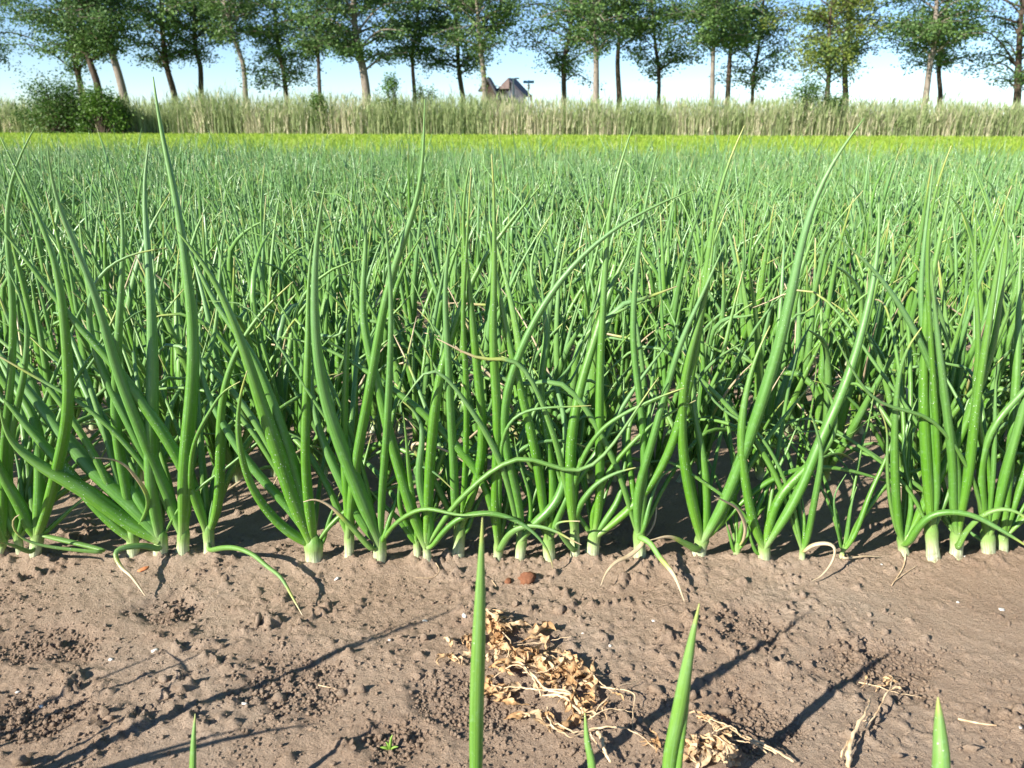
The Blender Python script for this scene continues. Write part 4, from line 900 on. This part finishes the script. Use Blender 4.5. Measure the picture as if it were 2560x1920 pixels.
ORD = ('first second third fourth fifth sixth seventh eighth ninth tenth eleventh twelfth thirteenth fourteenth fifteenth sixteenth seventeenth eighteenth nineteenth twentieth '
       'twenty-first twenty-second twenty-third twenty-fourth twenty-fifth twenty-sixth twenty-seventh twenty-eighth twenty-ninth thirtieth thirty-first thirty-second thirty-third '
       'thirty-fourth thirty-fifth thirty-sixth thirty-seventh thirty-eighth thirty-ninth fortieth forty-first forty-second forty-third forty-fourth forty-fifth forty-sixth '
       'forty-seventh forty-eighth forty-ninth fiftieth fifty-first fifty-second fifty-third fifty-fourth fifty-fifth fifty-sixth fifty-seventh fifty-eighth fifty-ninth sixtieth sixty-first sixty-second sixty-third sixty-fourth sixty-fifth sixty-sixth sixty-seventh sixty-eighth sixty-ninth seventieth').split()
ROWN = {1: 'first', 2: 'second', 3: 'third', 4: 'fourth'}
def row_xs(hw, rg, mean):
    x = -hw+rg.uniform(0, .03); o = []
    while x < hw:
        o.append(x); x += mean*rg.uniform(.45, 1.55)
        if rg.random() < .035: x += rg.uniform(.04, .14)
    return o
rg = np.random.default_rng(33)
EXTRA = []                                             # plants outside the frame, or far off: one mass
for k in range(1, 5):
    y = ROWY[k]; hw = 1280/FPX*(y*CP+CAMH*SP); n = 0
    for x in row_xs(hw+.30, rg, .0475):
        yy = y+rg.normal(0, .012)
        if abs(x) > hw-.01: EXTRA.append((x, yy)); continue
        lab = f'onion plant in the {ROWN[k]} row behind the front row, {ORD[n]} from the left edge'
        place_plant(int(rg.integers(44)), x, yy, rg.uniform(0, 6.28), rg.uniform(.85, 1.12), lab, f'onion plants of the {ROWN[k]} row behind the front row'); n += 1
for x in list(np.arange(-1.15, -.90, .06))+list(np.arange(.86, 1.15, .06)): EXTRA.append((x, ROWS+rg.normal(0, .01)))
for x in list(np.arange(-.80, -.60, .17)): EXTRA.append((x, ROW0+rg.normal(0, .01)))
for k in range(5, 36):
    y = ROWY[k]; hw = 1280/FPX*(y*CP+CAMH*SP)+.45
    for x in row_xs(hw, rg, .052 if k < 14 else .056):
        if fbm(np.array([x]), np.array([y]), 1.1, 2, 88)[0] < -.44: continue
        EXTRA.append((x, y+rg.normal(0, .02)))
def lod(seed, n, sides, ss):
    b = Bag()
    for kind, P, R, prm in [g for g in grown(seed, random.Random(seed).uniform(.82, 1.1)) if n > 6 or g[0] == 'stem' or g[2] > .0047]:
        if kind == 'stem': V, Q, T, A, M = tube(np.array([P[0], P[1]]), R*.95, ss, (0, 0, 1)); A[:, 2] = 0; b.add(V, Q, T, A, M)
        else: b.add(*leaf_mesh(P, R*(1.0 if n > 6 else 1.08), n, sides, prm, seed))
    return b
def arr(b): return np.vstack(b.V), (np.vstack(b.Q)), np.vstack(b.T), np.vstack(b.A), np.vstack(b.M)
LODS = [[arr(lod(3000+s, 9, 5, 6)) for s in range(40)], [arr(lod(4000+s, 6, 4, 3)) for s in range(40)], [arr(lod(5000+s, 4, 3, 3)) for s in range(40)]]
mass = Bag()
for x, y in EXTRA:
    L = LODS[0 if y < 3.6 else 1 if y < 6.0 else 2]; V, Q, T, A, M = L[rg.integers(40)]
    a = rg.uniform(0, 6.28); s = (rg.uniform(.80, 1.10)+.06*min(1, max(0, y-4)/4))*(1+.16*fbm(np.array([x]), np.array([y]), .7, 2, 99)[0])
    c, sn = math.cos(a)*s, math.sin(a)*s
    W = np.stack([V[:, 0]*c-V[:, 1]*sn+x, V[:, 0]*sn+V[:, 1]*c+y, V[:, 2]*s], 1)
    M2 = M.copy(); M2[:, 0] = np.clip(M[:, 0]+rg.normal(.30, .2), 0, 1); mass.add(W, Q, T, A, M2)
tag(obj('onion_field', mass.mesh('onion_field'), MAT_FAR), 'dense mass of onion plants filling the field behind the front rows', 'onion field', kind='stuff')

# row nearest the camera: only leaf tips reach into the picture
GRP0 = 'onion plants of the row at the camera'
NEAR = [
 (1188, .585, 'onion plant with one tall bright leaf blade standing in front of the dried weeds', [(38, 0, [(1190, 1920), (1192, 1750), (1200, 1500), (1206, 1295)])], [(-.10, -.16, .20), (.06, -.20, .26)]),
 (484, .60, 'onion plant showing only a short slim leaf tip at the bottom left', [(17, 0, [(482, 1920), (484, 1850), (488, 1785)])], [(-.03, -.2, .22), (.05, -.16, .16)]),
 (1475, .60, 'onion plant showing a short blunt curved leaf tip near the dried weeds', [(21, 0, [(1480, 1920), (1468, 1850), (1462, 1782)])], [(-.04, -.22, .25)]),
 (1688, .60, 'onion plant with two slim leaf tips right of the dried weeds', [(33, 0, [(1672, 1920), (1700, 1760), (1725, 1620), (1748, 1510)]), (22, 0, [(1695, 1920), (1708, 1800), (1722, 1690), (1738, 1602)])], [(.04, -.2, .24)]),
 (2350, .52, 'onion plant with a broad blurred leaf tip at the bottom right', [(50, 0, [(2352, 1920), (2350, 1840), (2345, 1744)])], [(-.10, -.20, .30), (.05, -.18, .34), (.10, -.12, .22), (-.04, -.24, .28)]),
]
for pi, (bx_, yy, lab, tips, unseen) in enumerate(NEAR):
    a0 = at(bx_, 1920, yy); base = np.array([a0[0], yy-.03, 0]); base[2] = ground_z(base[0], base[1])
    root = empty('onion_plant', tuple(base)); tag(root, lab, 'onion plant', GRP0)
    b = Bag(); b.add(*stem_tube([0, 0, -.004], [0, 0, .045], .0085, seed=pi)); obj('stem', b.mesh('stem'), MAT_STEM, root)
    for li, (w, dry, pts) in enumerate(tips):
        W = [at(a, c, yy+.01*k) for k, (a, c) in enumerate(pts)]; W = np.vstack([base+[0, 0, .03], base*.55+W[0]*.45+[0, -.004, 0], W])
        R = w*depth_of(W[3])/FPX/2
        C = spline(W, 30); t = np.linspace(0, 1, 30); rr = R*(.7+.3*smooth(0, .3, t))*(1-.97*np.clip((t-.50)/.50, 0, 1)**(2.4 if w > 45 else 1.7))+.0004
        b = Bag(); V, Q, T, A, M = tube(C, rr, 18, (.12+.1*li, .02, .22), phase=li, squash=.2, crease=.15); b.add(V-base, Q, T, A, M); obj('leaf', b.mesh('leaf'), MAT_LEAF, root)
    for li, (dx, dy, dz) in enumerate(unseen):
        W = np.array([base+[0, 0, .03], base+[dx*.25, dy*.3, dz*.45], base+[dx*.6, dy*.7, dz*.8], base+[dx, dy, dz]])
        make_leaf(root, W, .0068, (.5, 0, 0), base, 20, 10, 40+li)

# ------------------------------------------------------------------ withered weeds on the soil
MAT_DRY = NT('withered_leaf'); _N = MAT_DRY; _p = _N.pos(); _f = _N.noise(_p, 75, 4, .65); _g = _N.noise(_p, 22, 2)
MAT_DRY = _N.bsdf(_N.mix(_N.remap(_g, .35, .7), _N.ramp(_f, [(.25, (.22, .11, .045)), (.5, (.50, .30, .14)), (.75, (.70, .50, .29))]), _N.ramp(_f, [(.25, (.36, .23, .12)), (.6, (.72, .55, .35))])), .75, .2, _N.bump(_f, .5, .003), trans=.2)
MAT_STRAW = mat_simple('dry_stalk', [(.3, (.34, .22, .12)), (.55, (.60, .45, .28)), (.8, (.76, .63, .44))], 90, .7, .25)
def crumpled(p, ang, ln, wd, seed, lift=.006):
    """shrivelled dead leaf: a crinkled strip rolled up along its length"""
    r = np.random.default_rng(seed); nu, nv = 14, 7; u = np.linspace(0, 1, nu)[:, None]; v = np.linspace(-1, 1, nv)[None]
    prof = np.sin(np.pi*np.clip(u*.92+.05, 0, 1))**.8*(1+.35*np.sin(u*r.uniform(6, 14)+seed)); roll = r.uniform(1.2, 3.4)*(1+.5*np.sin(u*7+seed)); tw = r.uniform(-3, 3)*(u-.5)+r.uniform(-.8, .8)
    yv = np.sin(v*roll)/roll*wd*prof*1.7; z = (1-np.cos(v*roll))/roll*wd*prof*1.5
    z = z+.30*wd*np.sin(u*17+v*5+seed)*prof+r.normal(0, .15*wd, (nu, nv))*prof; yv = yv+r.normal(0, .14*wd, (nu, nv))*prof
    y2 = yv*np.cos(tw)-z*np.sin(tw); z2 = yv*np.sin(tw)+z*np.cos(tw)
    bend = r.uniform(-1.6, 1.6); th = bend*(u-.5)+.5*np.sin(u*6+seed); cxx = np.cumsum(np.cos(th))*ln/nu; cyy = np.cumsum(np.sin(th))*ln/nu; cxx -= cxx.mean(); cyy -= cyy.mean()
    X = cxx[:, None]-np.sin(th)*y2; Y = cyy[:, None]+np.cos(th)*y2; Z = z2+lift*(np.sin(np.pi*u)*r.uniform(.2, 1.1)+.35*np.sin(u*9+seed)**2)+.35*wd
    c, s = math.cos(ang), math.sin(ang)
    V = np.stack([p[0]+X*c-Y*s, p[1]+X*s+Y*c, p[2]-.002+np.maximum(Z, -.001)*.62], -1).reshape(-1, 3)
    i = (np.arange(nu-1)[:, None]*nv+np.arange(nv-1)[None]).ravel(); return V, np.stack([i, i+1, i+nv+1, i+nv], 1)
def gpt(px, py, lift=.003):
    g = on_ground(px, py); return np.array([g[0], g[1], ground_z(g[0], g[1])+lift])
def stalk(root, base, pts, r0, r1, name='stem', lift=.005, mat=None, arch=0.0):
    P = [gpt(a, c, lift) for a, c in pts]; C = spline(P, 6*len(pts))
    m = len(C); C[:, 2] += arch*np.sin(np.linspace(0, math.pi, m)); C[:, :2] += np.cumsum(RNG.normal(0, .0007, (m, 2)), 0); C[:, 2] += np.abs(np.cumsum(RNG.normal(0, .0006, m)))
    b = Bag(); V, Q, T, A, M = tube(C, np.linspace(r0, r1, m)*.58*(1+RNG.normal(0, .14, m)), 7); b.add(V-base, Q, T, A, M); return obj(name, b.mesh(name), mat or MAT_STRAW, root)
def weed(label, root_px, leaves, stalks):
    base = gpt(*root_px, 0); root = empty('withered_weed', tuple(base)); tag(root, label, 'weed', 'withered weeds lying on the bare soil')
    for k, (a, c, an, ln, wd) in enumerate(leaves):
        ln, wd = ln*1.1, wd*.60
        p = gpt(a, c, .004+.006*RNG.random()); V, Q = crumpled(p, math.radians(an), ln, wd, 17*k+int(a)); b = Bag(); b.add(V-base, Q); obj('leaf', b.mesh('leaf'), MAT_DRY, root)
    for pts, r0, r1, ar in stalks: stalk(root, base, pts, r0, r1, arch=ar)
cx = lambda a, b: (850+a/2.572, 1320+b/2.572)
LV = []
def many(n, x0, y0, x1, y1, sx, sy, an, ln, wd):
    for k in range(n):
        t = (k+RNG.random())/n; a, b_ = cx(x0+(x1-x0)*t+RNG.normal(0, sx), y0+(y1-y0)*t+RNG.normal(0, sy))
        LV.append((a, b_, an+RNG.normal(0, 50), ln*RNG.uniform(.6, 1.35), wd*RNG.uniform(.6, 1.3)))
many(13, 970, 600, 1060, 700, 45, 35, 70, .030, .011)
many(4, 700, 740, 860, 730, 15, 12, 10, .034, .009)
many(4, 640, 860, 830, 840, 20, 10, 15, .034, .009)
many(9, 960, 740, 1080, 830, 45, 30, 100, .030, .010)
many(5, 1270, 710, 1260, 790, 25, 25, 80, .034, .011)
many(18, 1130, 850, 1420, 920, 60, 35, -25, .032, .012)
many(13, 1300, 920, 1620, 1010, 60, 40, -35, .034, .011)
many(9, 960, 1000, 1110, 1100, 45, 28, -20, .030, .010)
many(8, 1330, 1010, 1520, 1090, 50, 30, 20, .030, .010)
many(6, 1400, 1110, 1560, 1190, 40, 20, -30, .032, .008)
S = lambda *p: [cx(a, b) for a, b in p]
weed('largest withered brown weed with curled leaves in the middle of the bare soil', cx(1560, 1250), LV, [
 (S((1560, 1230), (1470, 1150), (1300, 1100), (1200, 1000), (1120, 910), (940, 905)), .0032, .0013, .012),
 (S((1560, 1220), (1450, 1130), (1280, 1100), (1050, 1060), (930, 990)), .0028, .001, .010),
 (S((1550, 1230), (1440, 1160), (1310, 1100)), .0036, .002, .006),
 (S((1540, 1010), (1680, 1070), (1860, 1110), (1890, 1170), (1870, 1350)), .0024, .0006, .004),
 (S((1600, 960), (1640, 1050), (1760, 1090)), .002, .001, .006), (S((1080, 850), (1100, 760), (1040, 690), (1000, 600)), .002, .001, .008),
 (S((1110, 770), (1300, 760), (1490, 750)), .0012, .0006, .004), (S((1180, 940), (1300, 990), (1420, 960), (1440, 890)), .0014, .0008, .010),
 (S((1290, 1100), (1210, 1010), (1090, 960), (960, 1000)), .0016, .0009, .012), (S((1330, 1180), (1320, 1240), (1370, 1320), (1470, 1380), (1560, 1340)), .0018, .0014, .006)])
LV = []
many(4, 1150, 1215, 1320, 1300, 15, 12, -30, .036, .009); many(2, 1460, 1260, 1470, 1320, 8, 12, 80, .034, .010); many(2, 1310, 1200, 1330, 1270, 8, 8, 80, .026, .006)
many(10, 1600, 1240, 1720, 1210, 50, 40, 25, .022, .003); many(4, 1950, 1390, 2060, 1410, 30, 12, -20, .024, .005)
weed('smaller withered weed with a pale forked root by the short blunt leaf tip', cx(1640, 1330), LV, [
 (S((1640, 1330), (1480, 1380), (1380, 1320), (1300, 1290)), .0018, .0012, .006), (S((1600, 1330), (1800, 1350), (1920, 1400), (2040, 1450)), .0020, .0008, .006),
 (S((1650, 1340), (1690, 1430), (1690, 1480), (1730, 1560)), .0045, .0030, .004), (S((1600, 1330), (1630, 1420), (1700, 1500)), .0018, .0010, .004),
 (S((1620, 1250), (1700, 1180), (1800, 1100), (1920, 1040)), .0014, .0006, .008), (S((1600, 1270), (1760, 1240), (1900, 1250)), .0012, .0005, .005)])
cr = lambda a, b: (1700+a/2.572, 1320+b/2.572)
LV = []
def many2(n, x0, y0, x1, y1, sx, sy, an, ln, wd):
    for k in range(n):
        t = (k+RNG.random())/n; a, b_ = cr(x0+(x1-x0)*t+RNG.normal(0, sx), y0+(y1-y0)*t+RNG.normal(0, sy))
        LV.append((a, b_, an+RNG.normal(0, 45), ln*RNG.uniform(.6, 1.3), wd*RNG.uniform(.6, 1.3)))
many2(9, 10, 1500, 150, 1480, 40, 30, 10, .034, .010); many2(6, 110, 1390, 260, 1430, 30, 25, -30, .030, .008); many2(5, 300, 1520, 340, 1540, 25, 15, 0, .024, .008)
many2(12, 115, 1250, 330, 1340, 22, 14, -25, .020, .004)
R2 = lambda *p: [cr(a, b) for a, b in p]
weed('withered weed with feathery seed head at bottom edge, right of two slim leaf tips', cr(300, 1520), LV, [
 (R2((110, 1240), (260, 1310), (390, 1390), (550, 1470), (720, 1550)), .0014, .0022, .010), (R2((170, 1370), (300, 1360), (420, 1420), (560, 1480)), .0012, .0016, .012),
 (R2((290, 1400), (430, 1410), (600, 1500)), .001, .0015, .006), (R2((130, 1380), (230, 1420), (290, 1500), (310, 1560)), .0014, .001, .010)])
LV = []
many2(4, 1330, 950, 1370, 990, 14, 16, 80, .020, .004); many2(3, 1160, 990, 1480, 1050, 20, 6, -10, .03, .003)
weed('pale uprooted dry root with side branches at the bottom right', cr(1080, 1560), LV, [
 (R2((1070, 1580), (1110, 1420), (1170, 1340), (1200, 1240), (1210, 1170), (1230, 1125)), .0046, .0008, .012), (R2((1180, 1330), (1270, 1260), (1330, 1150), (1360, 1020), (1340, 930)), .0022, .0009, .016),
 (R2((1030, 1520), (1080, 1440), (1120, 1400)), .002, .0015, .004), (R2((1150, 990), (1280, 1020), (1380, 1050), (1540, 1060)), .0014, .0006, .003), (R2((1170, 1280), (1200, 1300), (1250, 1290)), .0012, .0006, .003)])

# tiny weed seedling, brick chip, reddish clods, shell chips, fallen straws
base = gpt(975, 1862, 0); root = empty('weed_seedling', tuple(base)); tag(root, 'tiny green weed seedling alone on the bare soil', 'seedling')
MAT_SEED = mat_simple('seedling_green', [(.3, (.16, .32, .04)), (.7, (.30, .46, .09))], 200, .5, .4, trans=.2)
for k, (dx, dy, dz, w) in enumerate([(-.004, .0, .011, .0035), (.003, .001, .020, .0042), (-.010, -.002, .006, .003), (.009, -.002, .007, .0028)]):
    P = spline([[0, 0, 0], [dx*.4, dy*.4, dz*.7], [dx, dy, dz]], 7); t = np.linspace(0, 1, 7); b = Bag()
    b.add(*tube(P, w*.5*np.sin(np.pi*np.clip(t*.85+.1, 0, 1))+.0004, 8, squash=.6)); obj('leaf', b.mesh('leaf'), MAT_SEED, root)
def chip(name, px, py, s, mat, label, cat, seed, flat=.6, group=None):
    V, F = lump(seed, 2 if s > .008 else 1); V = V*(1+np.random.default_rng(seed).normal(0, .06, len(V)))[:, None]; g = gpt(px, py, s*.15); V = V*[s, s*.8, s*flat]
    o = obj(name, np_mesh(name, V, tris=F, attrs={'prm': np.zeros((len(V), 3))}, smooth=False), mat, loc=tuple(g)); o.rotation_euler = (0, 0, seed*1.3); tag(o, label, cat, group)
MAT_CHIP = mat_simple('brick_chip', [(.3, (.42, .13, .05)), (.7, (.58, .24, .11))], 120, .9, .1)
MAT_RED = mat_simple('rusty_clod', [(.3, (.12, .05, .028)), (.7, (.26, .12, .065))], 160, .95, .1, bumpd=.003)
MAT_SHELL = mat_simple('shell', [(.3, (.50, .47, .42)), (.7, (.70, .67, .62))], 150, .4, .4)
chip('brick_chip', 360, 1430, .0065, MAT_CHIP, 'small orange brick chip below the stout plant with the bent yellow leaf', 'brick chip', 3, .35)
chip('rusty_clod', 1318, 1442, .012, MAT_RED, 'larger of two rusty-brown clods below the front onion row', 'clod', 5, .7)
chip('rusty_clod', 1272, 1448, .007, MAT_RED, 'smaller of two rusty-brown clods below the front onion row', 'clod', 6, .7)
for k, (px, py, s) in enumerate(sorted([(843, 1444, .0052), (392, 1628, .0038), (277, 1653, .0040), (612, 1756, .0058), (48, 1729, .0030), (106, 1762, .0042), (1064, 1545, .0040), (1161, 1547, .0048), 
                                 (972, 1598, .0032), (1527, 1610, .0040), (2204, 1414, .0030), (2410, 1402, .0038), (2506, 1514, .0048), (2396, 1499, .0034), (1457, 1578, .0030), (2550, 1827, .0030), (1636, 1550, .003)])):
    chip('shell_chip', px, py, s*.8, MAT_SHELL, f'tiny white shell chip on the bare soil, {ORD[k]} from the left', 'shell chip', 20+k, .45, 'white shell chips on the soil')
b0 = gpt(1525, 1470, 0)
for k, (pts, r, lab) in enumerate([
   ([(795, 1702), (815, 1706), (840, 1712)], .0009, 'thin pale straw in the crumbled patch at the left'), ([(2395, 1798), (2450, 1810), (2490, 1817)], .0016, 'short pale straw beside the broad blurred leaf tip'),
   ([(1230, 1448), (1240, 1462), (1220, 1470)], .0007, 'hair-thin straw curl beside the rusty-brown clods'), ([(1090, 1415), (1098, 1430), (1080, 1440), (1040, 1440)], .0006, 'hair-thin pale root loop below the arching-leaf plant'),
   ([(2235, 1452), (2262, 1435), (2290, 1420)], .0008, 'thin dark straw right of the smallest onion seedling'), ([(2262, 1388), (2258, 1420), (2230, 1460)], .0014, 'brown root strand hanging below the plant with the rooty base')]):
    P = spline([gpt(a, c, .002) for a, c in pts], 14); b = Bag(); V, Q, T, A, M = tube(P, np.linspace(r, r*.5, 14), 6); b.add(V-P[0], Q, T, A, M)
    tag(obj('straw', b.mesh('straw'), MAT_STRAW, loc=tuple(P[0])), lab, 'straw')
